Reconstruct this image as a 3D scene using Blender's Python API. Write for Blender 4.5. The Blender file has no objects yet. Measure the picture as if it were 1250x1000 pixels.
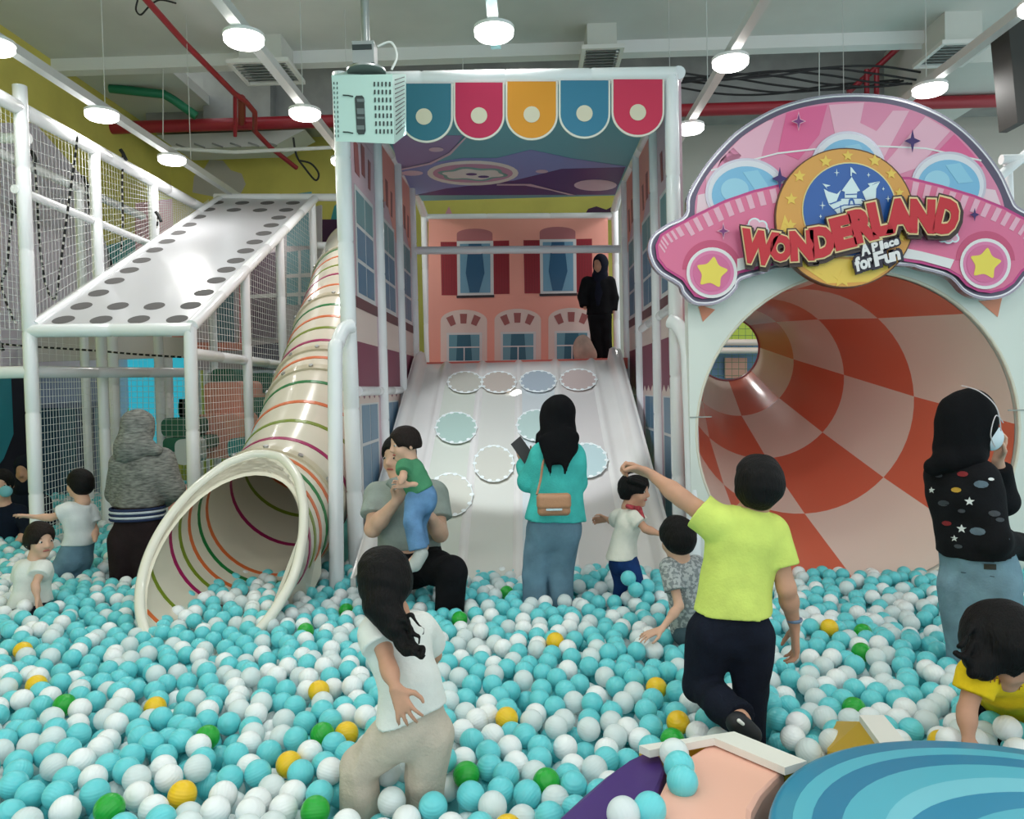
import bpy, math, random
import numpy as np
from mathutils import Vector, Matrix, kdtree
from mathutils.bvhtree import BVHTree
random.seed(7); rng = np.random.default_rng(7)
SC = bpy.context.scene
COL = SC.collection

# ------------------------------------------------------------------ camera
F = 950.0
CAMZ = 1.55
YAW, PITCH, ROLL = 1.30, 1.60, 1.30
cam_d = bpy.data.cameras.new('camera'); cam = bpy.data.objects.new('camera', cam_d); COL.objects.link(cam)
cam_d.sensor_fit = 'HORIZONTAL'; cam_d.sensor_width = 36.0; cam_d.lens = F / 1250.0 * 36.0
cam_d.clip_start = 0.05; cam_d.clip_end = 100
RM = Matrix.Rotation(math.radians(YAW), 3, 'Z') @ Matrix.Rotation(math.radians(90 - PITCH), 3, 'X') @ Matrix.Rotation(math.radians(-ROLL), 3, 'Z')
cam.matrix_world = Matrix.Translation((0, 0, CAMZ)) @ RM.to_4x4()
SC.camera = cam
CP = Vector((0, 0, CAMZ))
def ray(px, py): return RM @ Vector(((px - 625) / F, -(py - 500) / F, -1.0))
def P(px, py, Y):                      # the point of the room at depth Y that stands at this place of the photograph
    r = ray(px, py); return CP + r * (Y / r.y)
def PZ(px, py, z):
    r = ray(px, py); return CP + r * ((z - CAMZ) / r.z)
def PX(px, py, X):
    r = ray(px, py); return CP + r * (X / r.x)

# ------------------------------------------------------------------ world, light, exposure
w = bpy.data.worlds.new('world'); SC.world = w; w.use_nodes = True
bg = w.node_tree.nodes['Background']; bg.inputs[0].default_value = (0.90, 0.97, 1.0, 1); bg.inputs[1].default_value = 1.12
SC.view_settings.view_transform = 'Standard'; SC.view_settings.look = 'None'
SC.view_settings.exposure = 0.07; SC.view_settings.gamma = 1.0; SC.view_settings.use_curve_mapping = False
LAMP_W = 6.5
LAMP_Z = 3.66
LAMPS = [(-3.17, [4.66, 5.85, 7.0, 8.75]), (-1.66, [4.68, 5.95, 7.2]), (-0.163, [4.70, 3.4]), (1.38, [5.25, 6.56, 7.85, 9.1]), (2.99, [4.60, 5.85])]
LAMPS = [(x, ys + [2.1, 0.8, -0.6, -2.0]) for x, ys in LAMPS]
for lx, ys in LAMPS:
    for ly in ys:
        ld = bpy.data.lights.new('downlight', 'AREA'); ld.shape = 'DISK'; ld.size = 0.2; ld.energy = LAMP_W; ld.color = (1.0, 0.985, 0.96)
        lo = bpy.data.objects.new('downlight', ld); lo.location = (lx, ly, LAMP_Z - 0.035); COL.objects.link(lo)
ld = bpy.data.lights.new('projector_beam', 'SPOT'); ld.energy = 240; ld.spot_size = math.radians(46); ld.spot_blend = 0.3; ld.color = (0.85, 0.95, 1.0); ld.shadow_soft_size = 0.05
lo = bpy.data.objects.new('projector_beam', ld); lo.location = (-0.62, 4.05, 3.1); COL.objects.link(lo)
lo.rotation_euler = (Vector((-0.12, 5.9, 1.2)) - Vector(lo.location)).to_track_quat('-Z', 'Y').to_euler()

ld = bpy.data.lights.new('projector_spot', 'SPOT'); ld.energy = 1800; ld.spot_size = math.radians(2.0); ld.spot_blend = 0.25; ld.shadow_soft_size = 0.01
lo = bpy.data.objects.new('projector_spot', ld); lo.location = (-0.62, 4.35, 2.95); COL.objects.link(lo)
lo.rotation_euler = (Vector((-0.11, 6.50, 1.50)) - Vector(lo.location)).to_track_quat('-Z', 'Y').to_euler()

# ------------------------------------------------------------------ materials
def lin(c):
    c = [v / 255.0 for v in c[:3]]
    return tuple((v / 12.92 if v <= 0.04045 else ((v + 0.055) / 1.055) ** 2.4) for v in c) + (1.0,)
_M = {}
def mat(name, c, rough=0.5, metal=0.0, var=0.0, vscale=8.0, bump=0.0, bscale=60.0, alpha=1.0, coat=0.0, sss=0.0, emit=0.0, stretch=None, c2=None, sharp=False, trans=0.0, spec=0.5):
    if name in _M: return _M[name]
    m = bpy.data.materials.new(name); m.use_nodes = True; _M[name] = m
    nt = m.node_tree; b = nt.nodes['Principled BSDF']
    b.inputs['Base Color'].default_value = lin(c); b.inputs['Roughness'].default_value = rough; b.inputs['Metallic'].default_value = metal
    b.inputs['Specular IOR Level'].default_value = spec
    m.diffuse_color = lin(c)
    if alpha < 1: b.inputs['Alpha'].default_value = alpha
    if coat: b.inputs['Coat Weight'].default_value = coat; b.inputs['Coat Roughness'].default_value = 0.08
    if sss: b.inputs['Subsurface Weight'].default_value = sss; b.inputs['Subsurface Radius'].default_value = (0.02, 0.02, 0.02)
    if trans: b.inputs['Transmission Weight'].default_value = trans; b.inputs['IOR'].default_value = 1.15
    if emit: b.inputs['Emission Color'].default_value = lin(c); b.inputs['Emission Strength'].default_value = emit
    if var or bump:
        tc = nt.nodes.new('ShaderNodeTexCoord'); mp = nt.nodes.new('ShaderNodeMapping'); nt.links.new(tc.outputs['Object'], mp.inputs['Vector'])
        if stretch: mp.inputs['Scale'].default_value = stretch
    if var:
        n = nt.nodes.new('ShaderNodeTexNoise'); n.inputs['Scale'].default_value = vscale; n.inputs['Detail'].default_value = 4
        nt.links.new(mp.outputs['Vector'], n.inputs['Vector'])
        r = nt.nodes.new('ShaderNodeValToRGB')
        a = lin([max(0, v * (1 - var)) for v in c]); d = lin([min(255, v * (1 + var)) for v in c]) if c2 is None else lin(c2)
        r.color_ramp.elements[0].color = a if c2 is None else lin(c); r.color_ramp.elements[1].color = d
        r.color_ramp.elements[0].position = 0.47 if sharp else 0.3; r.color_ramp.elements[1].position = 0.53 if sharp else 0.7
        nt.links.new(n.outputs['Fac'], r.inputs['Fac']); nt.links.new(r.outputs['Color'], b.inputs['Base Color'])
    if bump:
        n2 = nt.nodes.new('ShaderNodeTexNoise'); n2.inputs['Scale'].default_value = bscale; n2.inputs['Detail'].default_value = 3
        nt.links.new(mp.outputs['Vector'], n2.inputs['Vector'])
        bp = nt.nodes.new('ShaderNodeBump'); bp.inputs['Strength'].default_value = bump; bp.inputs['Distance'].default_value = 0.01
        nt.links.new(n2.outputs['Fac'], bp.inputs['Height']); nt.links.new(bp.outputs['Normal'], b.inputs['Normal'])
    return m
def cloth(name, c, var=0.06, bump=0.25, **k): return mat(name, c, rough=0.9, var=var, vscale=k.pop('vscale', 14), bump=bump, bscale=k.pop('bscale', 120), spec=0.15, **k)
WHITE_PAD = mat('white_vinyl_pad', (240, 241, 243), rough=0.25, bump=0.25, bscale=14, coat=0.3)
WHITE = mat('white_paint', (232, 232, 228), rough=0.5)
BLACK = mat('black_plastic', (16, 16, 18), rough=0.4)
METAL = mat('zinc_steel', (176, 178, 178), rough=0.35, metal=0.8)

# ------------------------------------------------------------------ object helpers
def link(name, verts, faces, m, parent=None, smooth=False, midx=None):
    me = bpy.data.meshes.new(name); me.from_pydata([tuple(v) for v in verts], [], [tuple(f) for f in faces])
    ms = m if isinstance(m, (list, tuple)) else [m]
    for x in ms: me.materials.append(x)
    if midx is not None: me.polygons.foreach_set('material_index', midx)
    if smooth: me.polygons.foreach_set('use_smooth', [True] * len(me.polygons))
    me.update()
    o = bpy.data.objects.new(name, me); COL.objects.link(o)
    if parent is not None:
        o.parent = parent; o.matrix_parent_inverse = Matrix.Translation(-abs_loc(parent))
    return o
def abs_loc(o):
    v = Vector(o.location)
    if o.parent is not None: v = v + abs_loc(o.parent) + o.matrix_parent_inverse.to_translation()
    return v
def tag(o, label=None, cat=None, group=None, kind=None):
    if label: o['label'] = label
    if cat: o['category'] = cat
    if group: o['group'] = group
    if kind: o['kind'] = kind
    return o
def thing(name, label, cat, loc=(0, 0, 0), group=None, kind=None):
    o = bpy.data.objects.new(name, None); o.empty_display_size = 0.1; COL.objects.link(o); o.location = loc
    return tag(o, label, cat, group, kind)
class MB:                                   # collects shapes for ONE mesh
    def __init__(s): s.v = []; s.f = []; s.mi = []
    def add(s, vs, fs, mi=0):
        n = len(s.v); s.v += [Vector(v) for v in vs]; s.f += [tuple(i + n for i in f) for f in fs]; s.mi += [mi] * len(fs); return s
    def box(s, a, b, mi=0):
        x0, y0, z0 = a; x1, y1, z1 = b
        return s.add([(x0,y0,z0),(x1,y0,z0),(x1,y1,z0),(x0,y1,z0),(x0,y0,z1),(x1,y0,z1),(x1,y1,z1),(x0,y1,z1)],
                     [(0,3,2,1),(4,5,6,7),(0,1,5,4),(1,2,6,5),(2,3,7,6),(3,0,4,7)], mi)
    def tube(s, pts, r, n=12, mi=0, cap=True, rr=None):
        pts = [Vector(p) for p in pts]; m = len(pts); vs = []; fs = []
        up = Vector((0.13, 0.21, 1)).normalized(); prev = None
        for i, p in enumerate(pts):
            t = (pts[min(i + 1, m - 1)] - pts[max(i - 1, 0)]).normalized()
            if prev is None: a = t.cross(up); a = a if a.length > 0.05 else t.cross(Vector((1, 0, 0)))
            else: a = prev - t * prev.dot(t)
            a.normalize(); prev = a; b = t.cross(a); R = rr[i] if rr else r
            for k in range(n):
                th = 2 * math.pi * k / n; vs.append(p + (a * math.cos(th) + b * math.sin(th)) * R)
        for i in range(m - 1):
            for k in range(n):
                k2 = (k + 1) % n; fs.append((i*n+k, i*n+k2, (i+1)*n+k2, (i+1)*n+k))
        if cap: fs.append(tuple(range(n))[::-1]); fs.append(tuple((m-1)*n+k for k in range(n)))
        return s.add(vs, fs, mi)
    def prism(s, poly, d, mi=0, mi_side=None):       # polygon extruded along vector d
        poly = [Vector(p) for p in poly]; n = len(poly); d = Vector(d)
        s.add(poly + [p + d for p in poly], [tuple(range(n))], mi)
        k = len(s.v) - 2 * n
        s.f.append(tuple(k + n + i for i in range(n))[::-1]); s.mi.append(mi)
        for i in range(n):
            j = (i + 1) % n; s.f.append((k+i, k+n+i, k+n+j, k+j)); s.mi.append(mi if mi_side is None else mi_side)
        return s
    def disc(s, c, r, h, ax=(0, 0, 1), n=32, mi=0):
        ax = Vector(ax).normalized(); return s.tube([Vector(c), Vector(c) + ax * h], r, n, mi)
    def build(s, name, m, parent=None, smooth=False, fix=True):
        o = link(name, s.v, s.f, m, parent, smooth, s.mi)
        if fix:
            import bmesh
            bm = bmesh.new(); bm.from_mesh(o.data); bmesh.ops.recalc_face_normals(bm, faces=bm.faces); bm.to_mesh(o.data); bm.free()
        if smooth:
            try: o.data.set_sharp_from_angle(angle=math.radians(50))
            except Exception: pass
        return o
def arc(c, r, a0, a1, n=24, ry=None):
    ry = r if ry is None else ry
    return [(c[0] + r * math.cos(math.radians(a0 + (a1 - a0) * i / n)), c[1] - ry * math.sin(math.radians(a0 + (a1 - a0) * i / n))) for i in range(n + 1)]
def pad_pole(name, pts, parent, r=0.045, m=None, ribs=True):     # padded post with the rings where the sleeves meet
    pts = [Vector(p) for p in pts]; mb = MB(); L = 0; dense = [pts[0]]; rr = [r]
    for a, b in zip(pts[:-1], pts[1:]):
        l = (b - a).length; k = max(1, int(l / 0.5)) if ribs else 1
        for i in range(1, k + 1):
            q = a.lerp(b, i / k)
            if ribs and i < k:
                d = (b - a).normalized()
                dense += [q - d * 0.012, q, q + d * 0.012]; rr += [r, r * 0.9, r]
            else: dense.append(q); rr.append(r)
    mb.tube(dense, r, 14, rr=rr)
    return mb.build(name, m or WHITE_PAD, parent, True)
def smooth_path(pts, n=6):
    pts = [Vector(p) for p in pts]; out = []
    for i in range(len(pts) - 1):
        p0 = pts[max(i-1, 0)]; p1 = pts[i]; p2 = pts[i+1]; p3 = pts[min(i+2, len(pts)-1)]
        for k in range(n):
            t = k / n; out.append(0.5 * ((2*p1) + (p2-p0)*t + (2*p0-5*p1+4*p2-p3)*t*t + (3*p1-p0-3*p2+p3)*t**3))
    out.append(pts[-1]); return out
def net(name, quad, m, parent, sp=0.045, r=0.0012, inside=None):   # knotted net between four corners (a,b,c,d)
    a, b, c, d = [Vector(q) for q in quad]; mb = MB()
    nu = max(2, int(((b-a).length + (c-d).length) / 2 / sp)); nv = max(2, int(((d-a).length + (c-b).length) / 2 / sp))
    for i in range(nu + 1):
        t = i / nu; mb.tube([a.lerp(b, t), d.lerp(c, t)], r, 3, cap=False)
    for i in range(nv + 1):
        t = i / nv; mb.tube([a.lerp(d, t), b.lerp(c, t)], r, 3, cap=False)
    o = mb.build(name, m, parent, fix=False); o['kind'] = 'stuff'; return o
# ------------------------------------------------------------------ distance-field modelling of people and their clothes
GRIDS = []
def V3(v): return np.array(v, dtype=np.float32)
class Field:
    def __init__(s, lo, hi, h):
        s.h = h; s.lo = V3(lo) - 3*h; s.n = np.ceil((V3(hi) + 3*h - s.lo) / h).astype(int) + 1
        s.D = np.full(tuple(s.n), 0.5, dtype=np.float32)
    def block(s, lo, hi):
        i0 = np.clip(np.floor((V3(lo) - s.lo) / s.h).astype(int), 0, s.n); i1 = np.clip(np.ceil((V3(hi) - s.lo) / s.h).astype(int) + 1, 0, s.n)
        if (i1 <= i0).any(): return None, None
        sl = tuple(slice(a, b) for a, b in zip(i0, i1))
        ax = [s.lo[k] + s.h * np.arange(i0[k], i1[k], dtype=np.float32) for k in range(3)]
        return sl, (ax[0][:, None, None], ax[1][None, :, None], ax[2][None, None, :])
    def put(s, pr, k=0.02, op='add'):
        m = k + 3 * s.h
        sl, X = s.block(pr['lo'] - m, pr['hi'] + m)
        if sl is None: return
        d = pr['f'](X)
        for (p, n) in pr.get('clips', ()):           # keep the side the normal points away from
            d = np.maximum(d, (X[0]-p[0])*n[0] + (X[1]-p[1])*n[1] + (X[2]-p[2])*n[2])
        A = s.D[sl]
        if op == 'add':
            hh = np.clip(0.5 + 0.5 * (A - d) / k, 0, 1); s.D[sl] = A * (1 - hh) + d * hh - k * hh * (1 - hh)
        else:
            s.D[sl] = np.maximum(A, -d)
    def clip(s, p, n):
        p = V3(p); n = V3(n); n = n / np.linalg.norm(n)
        sl, X = s.block(s.lo, s.lo + s.n * s.h)
        s.D[sl] = np.maximum(s.D[sl], (X[0]-p[0])*n[0] + (X[1]-p[1])*n[1] + (X[2]-p[2])*n[2])
    def wrinkle(s, amp, fr=22.0, seed=0, stretch=(1, 1, 1)):
        sl, X = s.block(s.lo, s.lo + s.n * s.h); r = np.random.default_rng(seed)
        t = 0
        for i in range(5):
            a = r.normal(size=3) * fr * (0.6 + 0.35 * i) * V3(stretch); a = a.astype(np.float32)
            t = t + np.sin(X[0]*a[0] + X[1]*a[1] + X[2]*a[2] + np.float32(r.uniform(0, 6))) / (1 + 0.5 * i)
        s.D += (amp * 0.5 * t).astype(np.float32)
    def mesh(s):
        D = s.D; h = s.h; D[0] = D[-1] = 0.1; D[:, 0] = D[:, -1] = 0.1; D[:, :, 0] = D[:, :, -1] = 0.1
        S = D < 0
        c = S[:-1, :-1, :-1].astype(np.int8)
        tot = np.zeros_like(c)
        for i in (0, 1):
            for j in (0, 1):
                for k in (0, 1):
                    tot += S[i:S.shape[0]-1+i, j:S.shape[1]-1+j, k:S.shape[2]-1+k]
        cells = np.argwhere((tot > 0) & (tot < 8)); N = len(cells)
        idx = np.full(tot.shape, -1, dtype=np.int32); idx[tuple(cells.T)] = np.arange(N)
        acc = np.zeros((N, 3), np.float32); cnt = np.zeros(N, np.float32)
        cor = [(i, j, k) for i in (0, 1) for j in (0, 1) for k in (0, 1)]
        val = {q: D[tuple((cells + q).T)] for q in cor}
        for q in cor:
            for ax in range(3):
                if q[ax]: continue
                q2 = list(q); q2[ax] = 1; q2 = tuple(q2); a = val[q]; b = val[q2]; x = (a < 0) != (b < 0)
                t = np.where(x, a / np.where(x, a - b, 1), 0); p = np.tile(V3(q), (N, 1)); p[:, ax] += t
                acc[x] += p[x]; cnt[x] += 1
        vs = s.lo + h * (cells + acc / cnt[:, None])
        faces = []
        for ax in range(3):
            o1, o2 = [(1, 2), (2, 0), (0, 1)][ax]
            a = np.moveaxis(S, ax, 0); e = np.argwhere(np.moveaxis(a[:-1] != a[1:], 0, ax))
            e = e[(e[:, o1] > 0) & (e[:, o2] > 0)]
            d1 = np.zeros(3, int); d1[o1] = 1; d2 = np.zeros(3, int); d2[o2] = 1
            q = np.stack([idx[tuple((e - d1 - d2).T)], idx[tuple((e - d2).T)], idx[tuple(e.T)], idx[tuple((e - d1).T)]], 1)
            inside = S[tuple(e.T)]; q[~inside] = q[~inside][:, ::-1]; faces.append(q)
        return vs, np.concatenate(faces)
    def sample(s, p):
        i = np.round((V3(p) - s.lo) / s.h).astype(int)
        if (i < 0).any() or (i >= s.n).any(): return 0.5
        return float(s.D[tuple(i)])
def field_obj(fd, name, m, parent, relax=1):
    vs, fs = fd.mesh()
    me = bpy.data.meshes.new(name); nv = len(vs); nf = len(fs)
    for _ in range(relax):
        acc = np.zeros_like(vs); cnt = np.zeros(nv, np.float32)
        for a, b in ((0, 1), (1, 2), (2, 3), (3, 0)):
            np.add.at(acc, fs[:, a], vs[fs[:, b]]); np.add.at(cnt, fs[:, a], 1)
        vs = vs * 0.5 + 0.5 * acc / np.maximum(cnt, 1)[:, None]
    base = V3(abs_loc(parent)) if parent is not None else V3((0, 0, 0))
    me.vertices.add(nv); me.vertices.foreach_set('co', (vs - base).astype(np.float32).ravel())
    me.loops.add(nf * 4); me.loops.foreach_set('vertex_index', fs.astype(np.int32).ravel())
    me.polygons.add(nf); me.polygons.foreach_set('loop_start', np.arange(nf, dtype=np.int32) * 4)
    me.update(calc_edges=True); me.polygons.foreach_set('use_smooth', [True] * nf)
    me.materials.append(m); o = bpy.data.objects.new(name, me); COL.objects.link(o); o.parent = parent
    GRIDS.append(fd); return o
def cone(a, b, ra, rb, flat=None, s=1.0, clip_a=False, clip_b=False):   # rounded cone, optionally flattened along the direction flat
    a = V3(a); b = V3(b); w = None
    if flat is not None: w = V3(flat); w = w / np.linalg.norm(w)
    R = max(ra, rb)
    def f(X):
        x, y, z = X[0] - a[0], X[1] - a[1], X[2] - a[2]; ba = b - a
        if w is not None:
            k = (1 / s - 1); dt = (x*w[0] + y*w[1] + z*w[2]) * k; x = x + dt*w[0]; y = y + dt*w[1]; z = z + dt*w[2]
            ba = ba + w * (ba @ w) * k
        L2 = float(ba @ ba) + 1e-9
        t = np.clip((x*ba[0] + y*ba[1] + z*ba[2]) / L2, 0, 1)
        d = np.sqrt((x - t*ba[0])**2 + (y - t*ba[1])**2 + (z - t*ba[2])**2) - (ra + (rb - ra) * t)
        return d * (s if w is not None and s < 0.5 else (0.85 if w is not None else 1.0))
    u = b - a; u = u / (np.linalg.norm(u) + 1e-9); cl = []
    if clip_b: cl.append((b, u))
    if clip_a: cl.append((a, -u))
    return dict(f=f, lo=np.minimum(a, b) - R, hi=np.maximum(a, b) + R, clips=cl)
def blob(c, rad, fr=None):              # ellipsoid with frame fr = (x,y,z) unit axes
    c = V3(c); rad = V3(rad); fr = [V3(v) for v in (fr or ((1,0,0),(0,1,0),(0,0,1)))]; R = float(rad.max())
    def f(X):
        x, y, z = X[0] - c[0], X[1] - c[1], X[2] - c[2]; q = [x*e[0] + y*e[1] + z*e[2] for e in fr]
        k0 = np.sqrt(sum((q[i] / rad[i])**2 for i in range(3))); k1 = np.sqrt(sum((q[i] / rad[i]**2)**2 for i in range(3))) + 1e-6
        return k0 * (k0 - 1) / k1
    return dict(f=f, lo=c - R, hi=c + R)
def grow(pr, g):
    q = dict(pr); f0 = pr['f']; q['f'] = lambda X: f0(X) - g; q['lo'] = pr['lo'] - g; q['hi'] = pr['hi'] + g; return q
def bounds(prs):
    return np.min([p['lo'] for p in prs], 0), np.max([p['hi'] for p in prs], 0)
def make(name, prs, m, parent, h, k=0.02, wr=0.0, fr=22, clips=(), cuts=(), seed=0, relax=1, stretch=(1,1,1)):
    items = [(p if isinstance(p, tuple) else (p, k)) for p in prs]
    lo, hi = bounds([p for p, _ in items]); fd = Field(lo, hi, h)
    for p, kk in items: fd.put(p, kk)
    if wr: fd.wrinkle(wr, fr, seed, stretch)
    for p, n in clips: fd.clip(p, n)
    for c in cuts: fd.put(c, 0.001, 'sub')
    return field_obj(fd, name, m, parent, relax)

SKIN = mat('skin_tan', (196, 148, 122), rough=0.55, sss=0.12, var=0.03, vscale=20, spec=0.3)
SKIN_L = mat('skin_light', (214, 170, 146), rough=0.55, sss=0.12, var=0.03, vscale=20, spec=0.3)
HAIR = mat('black_hair', (13, 10, 10), rough=0.62, spec=0.2, bump=0.6, bscale=30, stretch=(6, 6, 0.8))
HAIR_B = mat('dark_brown_hair', (30, 20, 17), rough=0.6, spec=0.2, bump=0.6, bscale=30, stretch=(6, 6, 0.8))
EYEW = mat('eye_white', (225, 222, 216), rough=0.3); IRIS = mat('eye_dark', (22, 14, 12), rough=0.2); LIP = mat('lip', (170, 92, 84), rough=0.5)

def nrm(v): v = Vector(v); v.normalize(); return v
def frame(f, up=(0, 0, 1)):
    f = nrm(f); r = nrm(f.cross(Vector(up))); u = r.cross(f); return f, u, r     # forward, up, right of the person
def head_prims(c, f, u, r, s, ears=True):
    fr = (r, f, u); c = Vector(c)
    L = [(blob(c + u*.022*s - f*.006*s, (.073*s, .092*s, .080*s), fr), .01),
            (blob(c - u*.040*s + f*.022*s, (.056*s, .062*s, .076*s), fr), .03*s),
            (blob(c - u*.098*s + f*.058*s, (.022*s, .02*s, .018*s), fr), .03*s),
            (blob(c - u*.045*s + f*.055*s + r*.03*s, (.026*s, .024*s, .028*s), fr), .02*s),
            (blob(c - u*.045*s + f*.055*s - r*.03*s, (.026*s, .024*s, .028*s), fr), .02*s),
            (cone(c + f*.082*s + u*.002*s, c + f*.098*s - u*.032*s, .008*s, .013*s), .012*s),
            (blob(c + f*.088*s - u*.037*s, (.019*s, .012*s, .010*s), fr), .008*s),
            (blob(c + r*.075*s - u*.018*s - f*.012*s, (.010*s, .018*s, .031*s), fr), .006*s),
            (blob(c - r*.075*s - u*.018*s - f*.012*s, (.010*s, .018*s, .031*s), fr), .006*s)]
    return L if ears else L[:-2]
def face_bits(c, f, u, r, s, par, hair):
    c = Vector(c)
    for sd in (-1, 1):
        e = c + f*.0755*s + r*sd*.031*s - u*.004*s
        o = MB(); 
        make('eye', [blob(e, (.0135*s, .008*s, .0075*s), (r, f, u))], EYEW, par, .0022*s*1.3, .002)
        make('iris', [blob(e + f*.0062*s, (.0068*s, .004*s, .0066*s), (r, f, u))], IRIS, par, .0018*s*1.3, .002)
        make('eyebrow', [cone(e + u*.022*s - r*sd*.012*s + f*.004*s, e + u*.023*s + r*sd*.016*s - f*.003*s, .0035*s, .0025*s)], hair, par, .002*s*1.3, .002)
    make('mouth', [cone(c + f*.081*s - u*.066*s - r*.017*s, c + f*.081*s - u*.066*s + r*.017*s, .0055*s, .0055*s, flat=u, s=.9),
                   cone(c + f*.085*s - u*.064*s - r*.008*s, c + f*.085*s - u*.064*s + r*.008*s, .0055*s, .0055*s)], LIP, par, .0022*s*1.3, .004)
def hair_cap(c, f, u, r, s, low=-.055, thick=.014, front=.0):
    fr = (r, f, u); c = Vector(c)
    prs = [(blob(c + u*.024*s - f*.008*s, ((.073+thick)*s, (.092+thick)*s, (.080+thick)*s), fr), .01),
           (blob(c - u*.02*s - f*.035*s, ((.066+thick)*s, (.06+thick)*s, (.055+thick)*s), fr), .03)]
    cuts = [blob(c + f*(.105 + front)*s - u*.045*s, (.064*s, .06*s, .098*s), fr),
            blob(c + f*(.035)*s - u*.075*s, (.12*s, .05*s, .07*s), fr)]
    clips = [(c + u*low*s, -u)]
    return prs, cuts, clips
def hand_prims(W, d, n, side, s=1.0, curl=0.3, spread=0.25, thumb=1.0, point=None):
    """W wrist, d along the hand, n out of the palm, side = the thumb's side (unit vector)."""
    W = Vector(W); d = nrm(d); n = Vector(n); n = nrm(n - d * n.dot(d)); t = Vector(side); t = t - d*t.dot(d) - n*t.dot(n); t.normalize()
    L = []
    pal = W + d*.085*s
    for o in (-.026, -.009, .009, .026):
        L.append((cone(W + t*o*.55*s + d*.005*s, pal + t*o*s, .0155*s, .0125*s, flat=n, s=.85), .010*s))
    lens = (.066, .078, .074, .058); offs = (.028, .010, -.009, -.027)
    for i, (l, o) in enumerate(zip(lens, offs)):
        a = pal + t*o*s - d*.004*s; sp = spread * (1.5 - i) / 1.5 * .5
        cu = curl if point != i else 0.05
        dd = nrm(d + t*sp + n*.15*cu); b = a + dd*l*.42*s
        d2 = nrm(dd*math.cos(cu*1.2) + n*math.sin(cu*1.2)); c_ = b + d2*l*.33*s
        d3 = nrm(dd*math.cos(cu*2.2) + n*math.sin(cu*2.2)); e = c_ + d3*l*.28*s
        L += [(cone(a, b, .0098*s, .0088*s), .004*s), (cone(b, c_, .0088*s, .0080*s), .003*s), (cone(c_, e, .0080*s, .0068*s), .003*s)]
    a = W + d*.022*s + t*.022*s; b = a + nrm(d*.75 + t*thumb*.85 + n*.3)*.046*s; c_ = b + nrm(d*1.0 + t*thumb*.35 + n*(.2+curl*.6))*.034*s; e = c_ + nrm(d*1.0 + n*curl)*.02*s
    L += [(cone(a, b, .0155*s, .0112*s), .008*s), (cone(b, c_, .0108*s, .0092*s), .003*s), (cone(c_, e, .0092*s, .0075*s), .003*s)]
    return L
def arm_prims(sh, el, wr, s, fat=1.0):
    return [(cone(sh, el, .047*s*fat, .037*s*fat), .025*s), (cone(el, Vector(el).lerp(Vector(wr), .35), .036*s*fat, .037*s*fat), .02*s),
            (cone(Vector(el).lerp(Vector(wr), .3), wr, .037*s*fat, .0235*s*fat), .02*s)]
def leg_prims(hp, kn, an, s, fat=1.0, toe=None):
    hp, kn, an = Vector(hp), Vector(kn), Vector(an)
    L = [(cone(hp, kn, .082*s*fat, .052*s*fat), .04*s), (cone(kn, kn.lerp(an, .4), .05*s*fat, .052*s*fat), .03*s), (cone(kn.lerp(an, .4), an, .052*s*fat, .033*s*fat), .03*s)]
    if toe is not None:
        toe = nrm(toe); L += [(cone(an - Vector((0,0,.03*s)) - toe*.04*s, an - Vector((0,0,.045*s)) + toe*.13*s, .036*s, .027*s), .02*s)]
    return L
def torso_prims(ch, wa, pe, shl, shr, neck, bf, s, fat=1.0):
    ch, wa, pe, shl, shr, neck = map(Vector, (ch, wa, pe, shl, shr, neck))
    return [(cone(ch, wa, .145*s*fat, .122*s*fat, flat=bf, s=.68), .03*s), (cone(wa, pe, .122*s*fat, .15*s*fat, flat=bf, s=.72), .04*s),
            (cone(shl.lerp(ch, .12), shr.lerp(ch, .12), .054*s*fat, .054*s*fat), .04*s), (cone(neck.lerp(ch, .45), shl, .050*s, .046*s*fat), .03*s), (cone(neck.lerp(ch, .45), shr, .050*s, .046*s*fat), .03*s)]
def cutcone(a, b, ra, rb, t=1.0, **k):
    a = Vector(a); b = Vector(b); return cone(a, a.lerp(b, t), ra, ra + (rb-ra)*t, clip_b=True, **k)
# ------------------------------------------------------------------ the room
VX = 648
CEIL = mat('ceiling_plaster', (212, 214, 208), rough=0.9, var=0.03, vscale=1.2)
BEAMC = mat('ceiling_edge', (232, 234, 232), rough=0.8)
DECK = mat('bare_deck', (150, 146, 138), rough=0.9, var=0.12, vscale=3, bump=0.3, bscale=8)
YEL = mat('yellow_wall_paint', (218, 206, 104), rough=0.8, var=0.04, vscale=2)
LAV = mat('lavender_paint', (228, 216, 228), rough=0.8); PINKP = mat('pink_paint', (226, 160, 170), rough=0.8); TEALP = mat('teal_paint', (70, 160, 160), rough=0.7)
GREYP = mat('grey_cloud_paint', (196, 190, 180), rough=0.8)
DUCT = mat('duct_sheet', (150, 152, 150), rough=0.5, metal=0.3, var=0.08, vscale=3)
RED = mat('red_pipe_paint', (160, 34, 48), rough=0.4, coat=0.2); GRN = mat('green_pipe_paint', (24, 120, 84), rough=0.45)
def S(name, mb, m, smooth=False): o = mb.build(name, m, None, smooth); o['kind'] = 'structure'; return o
FLOORM = mat('blue_mat_floor', (92, 178, 182), rough=0.7)
S('floor', MB().box((-6, -4, -0.1), (8, 12, 0.0)), FLOORM)
XL = -5.0; ZC = 5.15
S('wall_left', MB().box((XL - 0.15, -1, 0), (XL, 11.2, 5.9)), YEL)
S('wall_back', MB().box((XL, 11.0, 0), (9, 11.15, 5.9)), YEL)
S('ceiling', MB().box((XL, -4, ZC), (9, 8.4, ZC + 0.12)).box((XL, 8.4, ZC), (-3.9, 11, ZC + 0.12)), CEIL)
S('trim_1', MB().box((XL, 8.25, ZC - 0.13), (4.3, 8.4, ZC)), BEAMC)
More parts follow.
